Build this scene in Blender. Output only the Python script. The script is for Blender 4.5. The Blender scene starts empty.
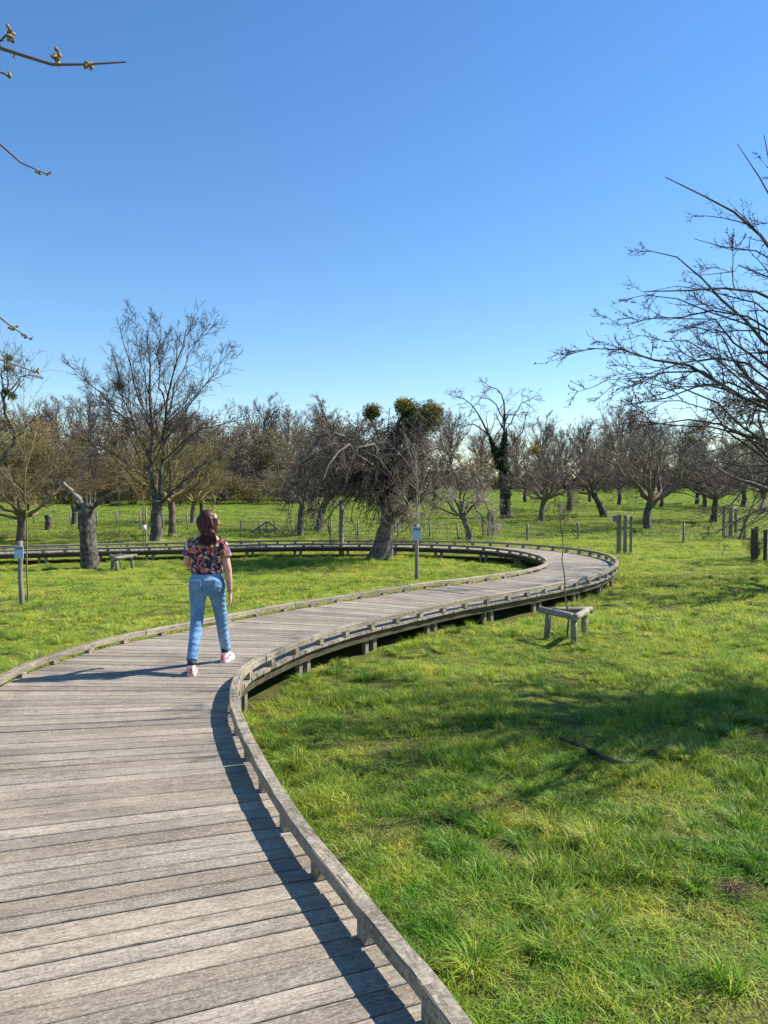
import bpy, math, random
import numpy as np
from mathutils import Vector, Matrix
R_ = math.radians
sc = bpy.context.scene
COL = sc.collection

# ------------------------------------------------------------------ camera
CAMH = 1.9
F = 769.0
PITCH = math.atan(27.0 / F)
cam_d = bpy.data.cameras.new('camera')
cam = bpy.data.objects.new('camera', cam_d); COL.objects.link(cam)
cam.location = (0, 0, CAMH)
cam.rotation_euler = (math.pi / 2 - PITCH, 0, 0)
cam_d.sensor_fit = 'VERTICAL'; cam_d.sensor_height = 36.0
cam_d.lens = F / 1024.0 * 36.0
cam_d.clip_start = 0.05; cam_d.clip_end = 3000
sc.camera = cam

# ------------------------------------------------------------------ light
SUN_EL, SUN_AZ = 42.0, 73.0          # azimuth clockwise from +Y
w = bpy.data.worlds.new('World'); sc.world = w; w.use_nodes = True
nt = w.node_tree; nt.nodes.clear()
sky = nt.nodes.new('ShaderNodeTexSky'); sky.sky_type = 'NISHITA'; sky.sun_disc = False
sky.sun_elevation = R_(SUN_EL); sky.sun_rotation = R_(SUN_AZ)
sky.air_density = 1.15; sky.dust_density = 0.0; sky.ozone_density = 5.0; sky.altitude = 50
hsv = nt.nodes.new('ShaderNodeHueSaturation'); hsv.inputs['Saturation'].default_value = 1.16; hsv.inputs['Hue'].default_value = 0.503
bg = nt.nodes.new('ShaderNodeBackground'); bg.inputs['Strength'].default_value = 0.096
wo = nt.nodes.new('ShaderNodeOutputWorld')
nt.links.new(sky.outputs[0], hsv.inputs['Color']); nt.links.new(hsv.outputs[0], bg.inputs[0]); nt.links.new(bg.outputs[0], wo.inputs[0])
sd = bpy.data.lights.new('sun', 'SUN'); sd.energy = 4.9; sd.angle = R_(0.5); sd.color = (1, 0.95, 0.87)
sun = bpy.data.objects.new('sun', sd); COL.objects.link(sun)
sdir = Vector((math.sin(R_(SUN_AZ)) * math.cos(R_(SUN_EL)), math.cos(R_(SUN_AZ)) * math.cos(R_(SUN_EL)), math.sin(R_(SUN_EL))))
sun.rotation_euler = sdir.to_track_quat('Z', 'Y').to_euler()
sun.location = sdir * 50
sc.view_settings.view_transform = 'Standard'; sc.view_settings.look = 'None'
sc.view_settings.gamma = 1; sc.view_settings.exposure = 0.92
sc.view_settings.use_curve_mapping = False
sc.render.engine = 'CYCLES'
sc.cycles.max_bounces = 6; sc.cycles.transparent_max_bounces = 8

# ------------------------------------------------------------------ helpers
def tag(o, label=None, cat=None, group=None, kind=None):
    if label: o['label'] = label
    if cat: o['category'] = cat
    if group: o['group'] = group
    if kind: o['kind'] = kind
    return o

def empty(name, loc, label=None, cat=None, group=None, rz=0.0, s=1.0):
    o = bpy.data.objects.new(name, None); COL.objects.link(o)
    o.location = loc; o.rotation_euler = (0, 0, rz); o.scale = (s, s, s); o.empty_display_size = 0.2
    return tag(o, label, cat, group)

def mesh_np(name, V, quads=None, tris=None, attrs=None, smooth=False):
    me = bpy.data.meshes.new(name)
    V = np.asarray(V, np.float32).reshape(-1, 3)
    loops = []; sizes = []
    if quads is not None and len(quads):
        q = np.asarray(quads, np.int32).reshape(-1, 4); loops.append(q.ravel()); sizes.append(np.full(len(q), 4, np.int32))
    if tris is not None and len(tris):
        t = np.asarray(tris, np.int32).reshape(-1, 3); loops.append(t.ravel()); sizes.append(np.full(len(t), 3, np.int32))
    me.vertices.add(len(V)); me.vertices.foreach_set('co', V.ravel())
    if loops:
        L = np.concatenate(loops); S = np.concatenate(sizes)
        me.loops.add(len(L)); me.loops.foreach_set('vertex_index', L)
        me.polygons.add(len(S))
        st = np.concatenate([[0], np.cumsum(S)[:-1]]).astype(np.int32)
        me.polygons.foreach_set('loop_start', st)
        me.polygons.foreach_set('loop_total', S)
        me.polygons.foreach_set('use_smooth', np.full(len(S), smooth, bool))
    if attrs:
        for k, (ty, arr) in attrs.items():
            a = me.attributes.new(k, ty, 'POINT')
            a.data.foreach_set('vector' if ty == 'FLOAT_VECTOR' else 'value', np.asarray(arr, np.float32).ravel())
    me.update(calc_edges=True)
    return me

class Acc:
    def __init__(s): s.V = []; s.Q = []; s.T = []; s.A = []; s.n = 0
    def add(s, V, Q=None, T=None, A=None):
        V = np.asarray(V, float).reshape(-1, 3)
        if Q is not None and len(Q): s.Q.append(np.asarray(Q).reshape(-1, 4) + s.n)
        if T is not None and len(T): s.T.append(np.asarray(T).reshape(-1, 3) + s.n)
        s.V.append(V); s.n += len(V)
        s.A.append(np.zeros((len(V), 3)) if A is None else np.asarray(A).reshape(-1, 3))
        return s
    def box8(s, c8, A=None):
        """8 corners: bottom ring 0-3, top ring 4-7"""
        Q = [[3, 2, 1, 0], [4, 5, 6, 7], [0, 1, 5, 4], [1, 2, 6, 5], [2, 3, 7, 6], [3, 0, 4, 7]]
        return s.add(c8, Q, None, A)
    def obox(s, c, ax, ay, az, hx, hy, hz, rnd=0.0):
        """oriented box with grain attribute along ax; small bevel"""
        c, ax, ay, az = [np.asarray(v, float) for v in (c, ax, ay, az)]
        b = min(hx, hy, hz) * 0.12
        V = []; A = []
        for (i, j, k) in ((-1, -1, -1), (1, -1, -1), (1, 1, -1), (-1, 1, -1), (-1, -1, 1), (1, -1, 1), (1, 1, 1), (-1, 1, 1)):
            for m in range(3):
                h = [hx - b, hy - b, hz - b]; h[m] += b
                l = (i * h[0], j * h[1], k * h[2])
                V.append(c + ax * l[0] + ay * l[1] + az * l[2])
                A.append((l[0] + hx, l[1] + 0.37 * l[2], rnd))
        # corner n has verts 3n (x face), 3n+1 (y face), 3n+2 (z face)
        Q = []
        fx = lambda a: 3 * a; fy = lambda a: 3 * a + 1; fz = lambda a: 3 * a + 2
        Q += [[fz(3), fz(2), fz(1), fz(0)], [fz(4), fz(5), fz(6), fz(7)]]
        Q += [[fy(0), fy(1), fy(5), fy(4)], [fx(1), fx(2), fx(6), fx(5)], [fy(2), fy(3), fy(7), fy(6)], [fx(3), fx(0), fx(4), fx(7)]]
        for a, b2 in ((0, 1), (3, 2), (4, 5), (7, 6)): Q.append([fy(a), fy(b2), fz(b2), fz(a)])   # x-edges
        for a, b2 in ((0, 3), (1, 2), (4, 7), (5, 6)): Q.append([fx(a), fx(b2), fz(b2), fz(a)])
        for a, b2 in ((0, 4), (1, 5), (2, 6), (3, 7)): Q.append([fx(a), fx(b2), fy(b2), fy(a)])
        T = [[3 * a, 3 * a + 1, 3 * a + 2] for a in range(8)]
        return s.add(V, Q, T, A)
    def tube(s, pts, rad, k=8, rough=0.0, rng=None, cap=True, flat=None):
        pts = np.asarray(pts, float); rad = np.asarray(rad, float)
        V, Q, A = tubes(pts[None], rad[None], k, flat)
        if rough and rng is not None:
            n = len(pts)
            ctr = np.repeat(pts, k, axis=0)
            ph = rng.normal(0, rough, (n, k)); ph = (ph + np.roll(ph, 1, 1)) / 1.4
            lob = rng.normal(0, rough * 0.8, k)[None, :]
            V = ctr + (V - ctr) * (1 + ph + lob).reshape(-1, 1)
        T = []
        if cap:
            n = len(pts); V = np.vstack([V, pts[0][None], pts[-1][None]]); A = np.vstack([A, A[:1], A[-1:]])
            a, b = n * k, n * k + 1
            for j in range(k):
                T.append([a, (j + 1) % k, j]); T.append([b, (n - 1) * k + j, (n - 1) * k + (j + 1) % k])
        return s.add(V, Q, T, A)
    def build(s, name, mat, parent=None, smooth=False, loc=None):
        V = np.vstack(s.V); A = np.vstack(s.A)
        me = mesh_np(name, V, np.vstack(s.Q) if s.Q else None, np.vstack(s.T) if s.T else None, {'gr': ('FLOAT_VECTOR', A)}, smooth)
        return link(name, me, mat, parent, loc)

def link(name, me, mat, parent=None, loc=None):
    if mat is not None and not me.materials: me.materials.append(mat)
    o = bpy.data.objects.new(name, me); COL.objects.link(o)
    if parent: o.parent = parent
    if loc is not None: o.location = loc
    return o

def norm(a): return a / np.maximum(np.linalg.norm(a, axis=-1, keepdims=True), 1e-9)

def tubes(P, Rd, k=5, flat=None):
    """P (N,S,3), Rd (N,S) -> verts, quads, attr"""
    N, S, _ = P.shape
    T = np.empty_like(P); T[:, 1:-1] = P[:, 2:] - P[:, :-2]; T[:, 0] = P[:, 1] - P[:, 0]; T[:, -1] = P[:, -1] - P[:, -2]
    T = norm(T)
    mt = norm(P[:, -1] - P[:, 0])
    ref = np.where(np.abs(mt[:, 2:3]) > 0.75, np.array([[1.0, 0, 0]]), np.array([[0, 0, 1.0]]))
    ref = np.broadcast_to(ref[:, None, :], P.shape)
    U = norm(np.cross(T, ref)); W = norm(np.cross(T, U))
    a = np.arange(k) * 2 * math.pi / k
    rx = Rd; ry = Rd if flat is None else Rd * flat
    V = P[:, :, None, :] + (np.cos(a)[None, None, :, None] * U[:, :, None, :]) * rx[:, :, None, None] + (np.sin(a)[None, None, :, None] * W[:, :, None, :]) * ry[:, :, None, None]
    seg = np.concatenate([np.zeros((N, 1)), np.cumsum(np.linalg.norm(np.diff(P, axis=1), axis=2), axis=1)], axis=1)
    A = np.empty(V.shape); A[..., 0] = seg[:, :, None]; A[..., 1] = (np.abs(a - math.pi) / math.pi * 0.5)[None, None, :] * 1.0; A[..., 2] = np.linspace(0, 1, N)[:, None, None]
    base = (np.arange(N) * S * k)[:, None, None]
    i = np.arange(S - 1)[None, :, None] * k; j = np.arange(k)[None, None, :]; j2 = (j + 1) % k
    Q = np.stack([base + i + j, base + i + j2, base + i + k + j2, base + i + k + j], -1).reshape(-1, 4)
    return V.reshape(-1, 3), Q, A.reshape(-1, 3)

# value noise
_lat = np.random.RandomState(5).rand(256, 256)
def vnoise(x, y):
    x = np.asarray(x, float); y = np.asarray(y, float)
    xi = np.floor(x).astype(int); yi = np.floor(y).astype(int); fx = x - xi; fy = y - yi
    fx = fx * fx * (3 - 2 * fx); fy = fy * fy * (3 - 2 * fy)
    g = lambda a, b: _lat[a % 256, b % 256]
    return (g(xi, yi) * (1 - fx) + g(xi + 1, yi) * fx) * (1 - fy) + (g(xi, yi + 1) * (1 - fx) + g(xi + 1, yi + 1) * fx) * fy

def ground(x, y):
    x = np.asarray(x, float); y = np.asarray(y, float)
    z = -0.33 + 2.1 * (1 - np.exp(-np.maximum(y - 27, 0) / 62.0))
    lx = np.interp(y, [-3, 2.3, 3.8, 6.4, 7.6, 15.4, 18], [-1, -2.1, -2.9, -3.6, -3.4, 2.7, 3.6])
    d = x - lx
    fade = np.clip((20 - y) / 5, 0, 1)
    z = z + 0.12 / (1 + np.exp(np.clip((d + 0.45) / 0.12, -30, 30))) * fade
    z = z + 0.05 * (vnoise(x * 0.35 + 7, y * 0.35) - 0.5) + 0.05 * (vnoise(x * 1.7, y * 1.7 + 3) - 0.5) * np.clip((60 - y) / 60, 0, 1)
    z = z + 0.055 * (vnoise(x * 2.9 + 50, y * 2.9 + 13) - 0.5) * np.clip((22 - y) / 10, 0, 1)
    z = z + 0.25 * (vnoise(x * 0.06 + 40, y * 0.06 + 9) - 0.5) * np.clip((y - 20) / 20, 0, 1)
    return z

cp, sp = math.cos(PITCH), math.sin(PITCH)
def ray(px, py):
    a = (px - 384) / F; b = (512 - py) / F
    return np.array([a, cp + b * sp, -sp + b * cp])
def atz(px, py, z):
    d = ray(px, py); t = (z - CAMH) / d[2]; return np.array([0, 0, CAMH]) + d * t
def atD(px, py, D):
    d = ray(px, py); return np.array([0, 0, CAMH]) + d * (D / d[1])
def gpt(px, py):
    d = ray(px, py); t = 2.0
    while t < 400:
        p = np.array([0, 0, CAMH]) + d * t
        if p[2] <= ground(p[0], p[1]): break
        t *= 1.004
    return p
def gD(px, D):
    x = (px - 384) / F * D * 1.0; return np.array([x, D, float(ground(x, D))])

# ------------------------------------------------------------------ materials
def mat(name, fn):
    m = bpy.data.materials.new(name); m.use_nodes = True
    n = m.node_tree; n.nodes.clear()
    out = n.nodes.new('ShaderNodeOutputMaterial')
    fn(n, out); return m
def N(n, t, **kw):
    o = n.nodes.new(t)
    for k, v in kw.items():
        if k in o.inputs.keys(): o.inputs[k].default_value = v
        else: setattr(o, k, v)
    return o
def ramp(n, fac, stops, interp='LINEAR'):
    r = n.nodes.new('ShaderNodeValToRGB'); r.color_ramp.interpolation = interp
    e = r.color_ramp.elements
    while len(e) > 1: e.remove(e[0])
    e[0].position = stops[0][0]; e[0].color = (*stops[0][1], 1)
    for p, c in stops[1:]:
        x = e.new(p); x.color = (*c, 1)
    n.links.new(fac, r.inputs[0]); return r.outputs[0]
def mixc(n, f, a, b, mode='MIX'):
    m = n.nodes.new('ShaderNodeMix'); m.data_type = 'RGBA'; m.blend_type = mode
    if isinstance(f, float): m.inputs[0].default_value = f
    else: n.links.new(f, m.inputs[0])
    for s, v in ((m.inputs[6], a), (m.inputs[7], b)):
        if isinstance(v, tuple): s.default_value = (*v, 1)
        else: n.links.new(v, s)
    return m.outputs[2]
def math_(n, op, a, b=0.5):
    m = n.nodes.new('ShaderNodeMath'); m.operation = op
    for s, v in ((m.inputs[0], a), (m.inputs[1], b)):
        if isinstance(v, (int, float)): s.default_value = v
        else: n.links.new(v, s)
    return m.outputs[0]
def bump(n, h, strength=0.5, dist=0.01):
    b = n.nodes.new('ShaderNodeBump'); b.inputs['Strength'].default_value = strength; b.inputs['Distance'].default_value = dist
    n.links.new(h, b.inputs['Height']); return b.outputs[0]
def scalev(n, v, s):
    m = n.nodes.new('ShaderNodeVectorMath'); m.operation = 'MULTIPLY'; n.links.new(v, m.inputs[0]); m.inputs[1].default_value = s; return m.outputs[0]
def noise(n, v, scale, detail=4, rough=0.55):
    t = N(n, 'ShaderNodeTexNoise'); t.inputs['Scale'].default_value = scale; t.inputs['Detail'].default_value = detail; t.inputs['Roughness'].default_value = rough
    if v is not None: n.links.new(v, t.inputs['Vector'])
    return t.outputs[0]
def princ(n, out, col, rough=0.8, nrm=None, spec=0.3):
    p = n.nodes.new('ShaderNodeBsdfPrincipled')
    if isinstance(col, tuple): p.inputs['Base Color'].default_value = (*col, 1)
    else: n.links.new(col, p.inputs['Base Color'])
    p.inputs['Roughness'].default_value = rough; p.inputs['Specular IOR Level'].default_value = spec
    if nrm is not None: n.links.new(nrm, p.inputs['Normal'])
    n.links.new(p.outputs[0], out.inputs[0]); return p

def m_wood(dark, light, streak=1.0, moss=0.0):
    def fn(n, out):
        at = N(n, 'ShaderNodeAttribute', attribute_name='gr')
        sep = n.nodes.new('ShaderNodeSeparateXYZ'); n.links.new(at.outputs['Vector'], sep.inputs[0])
        v = scalev(n, at.outputs['Vector'], (13, 70, 37.7))
        v2 = scalev(n, at.outputs['Vector'], (48, 240, 91.3))
        v3 = scalev(n, at.outputs['Vector'], (1.3, 5, 17.3))
        g = noise(n, v, 1.0, 6, 0.65); g2 = noise(n, v2, 1.0, 3, 0.6); g3 = noise(n, v3, 1.2, 3, 0.5)
        wn = N(n, 'ShaderNodeTexWhiteNoise', noise_dimensions='1D'); n.links.new(sep.outputs[2], wn.inputs['W'])
        f = math_(n, 'ADD', math_(n, 'MULTIPLY', g, 0.55), math_(n, 'MULTIPLY', g2, 0.3))
        f = math_(n, 'ADD', f, math_(n, 'MULTIPLY', g3, 0.3))
        mid = tuple((a + b) / 2 for a, b in zip(dark, light))
        c = ramp(n, f, [(0.36, tuple(x * 0.55 for x in dark)), (0.46, dark), (0.58, mid), (0.74, light)])
        tone = math_(n, 'ADD', math_(n, 'MULTIPLY', wn.outputs['Value'], 0.5), 0.74)
        cc = n.nodes.new('ShaderNodeCombineColor')
        for i in range(3): n.links.new(tone, cc.inputs[i])
        c = mixc(n, 1.0, c, cc.outputs[0], 'MULTIPLY')
        warm = N(n, 'ShaderNodeTexWhiteNoise', noise_dimensions='1D')
        n.links.new(math_(n, 'ADD', sep.outputs[2], 3.71), warm.inputs['W'])
        c = mixc(n, math_(n, 'MULTIPLY', warm.outputs['Value'], 0.45), c, mixc(n, 1.0, c, (1.0, 0.86, 0.70), 'MULTIPLY'))
        # fine drying cracks along the grain
        v4 = scalev(n, at.outputs['Vector'], (5, 150, 53.1)); cr = noise(n, v4, 1.0, 2, 0.5)
        crf = ramp(n, cr, [(0.30, (1, 1, 1)), (0.36, (0, 0, 0))])
        c = mixc(n, crf, c, tuple(x * 0.3 for x in dark))
        geo = n.nodes.new('ShaderNodeNewGeometry')
        st = noise(n, geo.outputs['Position'], 1.6, 5, 0.6)
        c = mixc(n, ramp(n, st, [(0.5, (0, 0, 0)), (0.68, (0.55, 0.55, 0.55))]), c, tuple(x * 0.75 for x in dark))
        if moss:
            mo = noise(n, geo.outputs['Position'], 9, 4, 0.6)
            c = mixc(n, ramp(n, mo, [(0.52, (0, 0, 0)), (0.7, (moss, moss, moss))]), c, (0.10, 0.12, 0.03))
        spk = noise(n, scalev(n, at.outputs['Vector'], (70, 90, 13.1)), 1.0, 2, 0.6)
        c = mixc(n, ramp(n, spk, [(0.50, (0, 0, 0)), (0.72, (0.55, 0.55, 0.55))]), c, tuple(x * 0.55 for x in dark))
        c = mixc(n, ramp(n, spk, [(0.30, (0.35, 0.35, 0.35)), (0.46, (0, 0, 0))]), c, tuple(min(1, x * 1.35) for x in light))
        princ(n, out, c, 0.65, bump(n, f, 0.8, 0.006), 0.3)
    return fn

def m_bark(c1, c2, scale=9, lichen=0.25, lcol=(0.28, 0.30, 0.20)):
    def fn(n, out):
        at = N(n, 'ShaderNodeAttribute', attribute_name='gr')
        geo = n.nodes.new('ShaderNodeNewGeometry'); oi = n.nodes.new('ShaderNodeObjectInfo')
        v = scalev(n, at.outputs['Vector'], (1.5, 9, 3))
        g = noise(n, v, scale * 0.5, 6, 0.65)
        tc = n.nodes.new('ShaderNodeTexCoord')
        g2 = noise(n, tc.outputs['Object'], scale, 5, 0.6)
        f = math_(n, 'ADD', math_(n, 'MULTIPLY', g, 0.5), math_(n, 'MULTIPLY', g2, 0.5))
        c = ramp(n, f, [(0.32, tuple(x * 0.5 for x in c1)), (0.45, c1), (0.62, c2)])
        l = noise(n, tc.outputs['Object'], 3.1, 5, 0.6)
        c = mixc(n, ramp(n, l, [(0.52, (0, 0, 0)), (0.66, (lichen * 2, lichen * 2, lichen * 2))]), c, lcol)
        tone = math_(n, 'ADD', math_(n, 'MULTIPLY', oi.outputs['Random'], 0.5), 0.75)
        cc = n.nodes.new('ShaderNodeCombineColor')
        for i in range(3): n.links.new(tone, cc.inputs[i])
        c = mixc(n, 1.0, c, cc.outputs[0], 'MULTIPLY')
        princ(n, out, c, 0.9, bump(n, f, 0.9, 0.03), 0.15)
    return fn

def m_twig(c1, c2):
    def fn(n, out):
        at = N(n, 'ShaderNodeAttribute', attribute_name='gr'); oi = n.nodes.new('ShaderNodeObjectInfo')
        sep = n.nodes.new('ShaderNodeSeparateXYZ'); n.links.new(at.outputs['Vector'], sep.inputs[0])
        wn = N(n, 'ShaderNodeTexWhiteNoise', noise_dimensions='1D'); n.links.new(sep.outputs[2], wn.inputs['W'])
        f = math_(n, 'ADD', math_(n, 'MULTIPLY', wn.outputs['Value'], 0.6), math_(n, 'MULTIPLY', oi.outputs['Random'], 0.4))
        princ(n, out, ramp(n, f, [(0.0, c1), (1.0, c2)]), 0.8, None, 0.25)
    return fn

def m_leaf(stops, trans=0.35, rough=0.55, nscale=0.0):
    def fn(n, out):
        at = N(n, 'ShaderNodeAttribute', attribute_name='gr')
        sep = n.nodes.new('ShaderNodeSeparateXYZ'); n.links.new(at.outputs['Vector'], sep.inputs[0])
        c = ramp(n, sep.outputs[2], stops)
        if nscale:
            geo = n.nodes.new('ShaderNodeNewGeometry')
            a = noise(n, geo.outputs['Position'], nscale, 4, 0.55)
            b = noise(n, geo.outputs['Position'], nscale * 7, 3, 0.6)
            d_ = noise(n, geo.outputs['Position'], nscale * 4.1, 3, 0.5)
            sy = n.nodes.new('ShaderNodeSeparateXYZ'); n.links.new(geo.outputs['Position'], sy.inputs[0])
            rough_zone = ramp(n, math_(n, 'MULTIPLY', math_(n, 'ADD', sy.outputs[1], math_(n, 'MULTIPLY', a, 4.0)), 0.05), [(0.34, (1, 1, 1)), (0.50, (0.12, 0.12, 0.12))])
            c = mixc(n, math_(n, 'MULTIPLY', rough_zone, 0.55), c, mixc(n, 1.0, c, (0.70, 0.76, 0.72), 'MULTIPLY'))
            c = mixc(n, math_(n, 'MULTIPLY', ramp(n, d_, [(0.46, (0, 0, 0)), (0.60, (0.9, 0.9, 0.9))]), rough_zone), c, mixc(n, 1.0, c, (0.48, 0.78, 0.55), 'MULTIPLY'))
            e_ = noise(n, geo.outputs['Position'], nscale * 2.3, 5, 0.65)
            c = mixc(n, ramp(n, e_, [(0.60, (0, 0, 0)), (0.72, (0.6, 0.6, 0.6))]), c, (0.42, 0.33, 0.10))
            c = mixc(n, ramp(n, a, [(0.42, (0, 0, 0)), (0.68, (0.6, 0.6, 0.6))]), c, mixc(n, 1.0, c, (0.68, 0.86, 0.6), 'MULTIPLY'))
            c = mixc(n, ramp(n, b, [(0.44, (0, 0, 0)), (0.66, (0.75, 0.75, 0.75))]), c, mixc(n, 1.0, c, (1.45, 1.12, 1.0), 'MULTIPLY'))
        p = n.nodes.new('ShaderNodeBsdfPrincipled'); p.inputs['Roughness'].default_value = rough; p.inputs['Specular IOR Level'].default_value = 0.3
        n.links.new(c, p.inputs['Base Color'])
        t = n.nodes.new('ShaderNodeBsdfTranslucent'); n.links.new(c, t.inputs['Color'])
        mx = n.nodes.new('ShaderNodeMixShader'); mx.inputs[0].default_value = trans
        n.links.new(p.outputs[0], mx.inputs[1]); n.links.new(t.outputs[0], mx.inputs[2]); n.links.new(mx.outputs[0], out.inputs[0])
    return fn

M = {}
M['deck'] = mat('weathered_deck_wood', m_wood((0.17, 0.143, 0.109), (0.42, 0.365, 0.285)))
M['kerb'] = mat('weathered_kerb_wood', m_wood((0.14, 0.117, 0.085), (0.43, 0.38, 0.29), moss=0.12))
M['post'] = mat('grey_post_wood', m_wood((0.13, 0.115, 0.095), (0.34, 0.31, 0.26)))
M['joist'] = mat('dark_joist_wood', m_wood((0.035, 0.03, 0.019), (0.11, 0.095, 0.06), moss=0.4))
M['bark'] = mat('grey_bark', m_bark((0.085, 0.075, 0.062), (0.22, 0.20, 0.17)))
M['barkdark'] = mat('dark_bark', m_bark((0.05, 0.043, 0.036), (0.15, 0.132, 0.11)))
M['barkbrown'] = mat('brown_bark', m_bark((0.09, 0.065, 0.05), (0.23, 0.18, 0.14)))
M['dead'] = mat('dead_wood', m_bark((0.05, 0.042, 0.034), (0.20, 0.17, 0.14), 9, 0.1))
M['deadpale'] = mat('bleached_dead_wood', m_bark((0.14, 0.12, 0.10), (0.38, 0.34, 0.29), 6, 0.05))
M['twgrey'] = mat('grey_twigs', m_twig((0.06, 0.047, 0.035), (0.22, 0.175, 0.13)))
M['twdark'] = mat('dark_twigs', m_twig((0.035, 0.028, 0.028), (0.11, 0.088, 0.075)))
M['twbrown'] = mat('brown_twigs', m_twig((0.09, 0.062, 0.028), (0.36, 0.26, 0.125)))
M['twolive'] = mat('olive_twigs', m_twig((0.08, 0.07, 0.025), (0.32, 0.26, 0.10)))
M['twpurple'] = mat('purplish_twigs', m_twig((0.075, 0.052, 0.038), (0.24, 0.18, 0.135)))
M['twpale'] = mat('pale_twigs', m_twig((0.26, 0.22, 0.16), (0.5, 0.43, 0.33)))
M['mistle'] = mat('mistletoe_leaf', m_leaf([(0, (0.03, 0.04, 0.008)), (0.5, (0.09, 0.10, 0.015)), (0.85, (0.2, 0.18, 0.02)), (1, (0.4, 0.26, 0.02))], 0.25))
M['mistley'] = mat('yellow_mistletoe_leaf', m_leaf([(0, (0.08, 0.08, 0.01)), (0.45, (0.18, 0.16, 0.02)), (0.7, (0.38, 0.28, 0.02)), (1, (0.6, 0.34, 0.02))], 0.25))
M['ivy'] = mat('ivy_leaf', m_leaf([(0, (0.012, 0.025, 0.008)), (1, (0.04, 0.075, 0.02))], 0.15, 0.4))
M['wire'] = mat('galvanised_wire', lambda n, o: princ(n, o, ramp(n, noise(n, None, 30), [(0.3, (0.12, 0.12, 0.12)), (0.7, (0.25, 0.25, 0.24))]), 0.5))
# ------------------------------------------------------------------ terrain
def spacing(segs):
    out = [segs[0][0]]
    for a, b, d in segs:
        out += list(np.linspace(a, b, max(2, int(round((b - a) / d)) + 1))[1:])
    return np.array(out)
ys = spacing([(-60, -8, 6), (-8, 24, 0.16), (24, 60, 0.6), (60, 150, 2.5), (150, 1400, 50)])
xs = spacing([(-900, -120, 40), (-120, -30, 3), (-30, -9, 0.7), (-9, 11, 0.16), (11, 35, 0.7), (35, 120, 3), (120, 900, 40)])
GX, GY = np.meshgrid(xs, ys)
GZ = ground(GX, GY)
nx, ny = len(xs), len(ys)
i, j = np.meshgrid(np.arange(nx - 1), np.arange(ny - 1))
q = np.stack([j * nx + i, j * nx + i + 1, (j + 1) * nx + i + 1, (j + 1) * nx + i], -1).reshape(-1, 4)
me = mesh_np('ground', np.stack([GX, GY, GZ], -1), q, None, None, True)
def m_ground(n, out):
    geo = n.nodes.new('ShaderNodeNewGeometry'); P = geo.outputs['Position']
    a = noise(n, P, 0.35, 5, 0.6); b = noise(n, P, 6, 6, 0.7); c3 = noise(n, P, 60, 3, 0.6)
    f = math_(n, 'ADD', math_(n, 'MULTIPLY', a, 0.5), math_(n, 'MULTIPLY', b, 0.5))
    c = ramp(n, f, [(0.35, (0.08, 0.11, 0.02)), (0.5, (0.15, 0.19, 0.03)), (0.65, (0.26, 0.27, 0.05))])
    c = mixc(n, ramp(n, c3, [(0.42, (0, 0, 0)), (0.55, (0.85, 0.85, 0.85))]), c, (0.075, 0.055, 0.03))
    princ(n, out, c, 0.95, bump(n, math_(n, 'ADD', b, c3), 0.8, 0.04), 0.1)
M['ground'] = mat('meadow_soil', m_ground)
g = link('ground', me, M['ground']); tag(g, kind='structure')

# ------------------------------------------------------------------ boardwalk outline (pairs: right edge, left edge)
ZT = 0.142
def E(px, py): return atz(px, py, ZT)[:2]
def EL(px, py): return atz(px, py, 0.105)[:2]
pairs = [((1.75, -2.6), (-0.45, -3.7)), ((0.95, 0.6), (-1.25, -0.5)),
         (E(455, 1015), (-1.99, 1.50)), (E(400, 945), (-2.17, 1.98)), (E(345, 878), (-2.42, 2.55)), (E(300, 822), (-2.7, 3.2)),
         (E(265, 768), (-3.0, 4.08)), (E(243, 725), (-3.3, 5.15)), (E(234, 697), (-3.52, 6.0)), (E(239, 674), EL(0, 677)),
         (E(253, 661), EL(34, 661)), (E(280, 648), EL(72, 648.5)), (E(310, 636), EL(120, 635.5)), (E(350, 624), EL(190, 622)),
         (E(400, 612), EL(268, 607)), (E(460, 599.5), EL(353, 593.5)), (E(510, 591), EL(420, 583.5)), (E(560, 582), EL(475, 577)),
         (E(593, 575), EL(517, 571)), (E(611, 568), EL(541, 565.5)), (E(617, 561), EL(547, 561)), (E(608, 554.5), EL(544, 557.5)),
         (E(582, 549), EL(533, 553.5)), (E(545, 545), EL(512, 549.6)), (E(500, 542), EL(478, 546.2)), (E(440, 540.5), EL(428, 544.2)),
         (E(380, 539.8), EL(376, 543.2)), (E(300, 539.8), EL(300, 543.4)), (E(225, 541), EL(228, 544.6)), (E(150, 542.5), EL(153, 546.5)),
         (E(80, 544), EL(84, 548)), (E(0, 545.5), EL(4, 550)), (E(-90, 547), EL(-84, 552)), (E(-190, 549), EL(-184, 554.5))]
Rp = np.array([p[0] for p in pairs], float); Lp = np.array([p[1] for p in pairs], float)
def catmull(P, n=16):
    P = np.vstack([2 * P[0] - P[1], P, 2 * P[-1] - P[-2]]); out = []
    for k in range(1, len(P) - 2):
        p0, p1, p2, p3 = P[k - 1:k + 3]
        for t in np.linspace(0, 1, n, endpoint=False):
            out.append(0.5 * ((2 * p1) + (-p0 + p2) * t + (2 * p0 - 5 * p1 + 4 * p2 - p3) * t * t + (-p0 + 3 * p1 - 3 * p2 + p3) * t ** 3))
    out.append(P[-2]); return np.array(out)
for _ in range(1):      # light smoothing of the traced edges
    for A_ in (Rp, Lp): A_[3:-1] = 0.25 * A_[2:-2] + 0.5 * A_[3:-1] + 0.25 * A_[4:] if False else A_[3:-1]
RC, LC = catmull(Rp), catmull(Lp)
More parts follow.
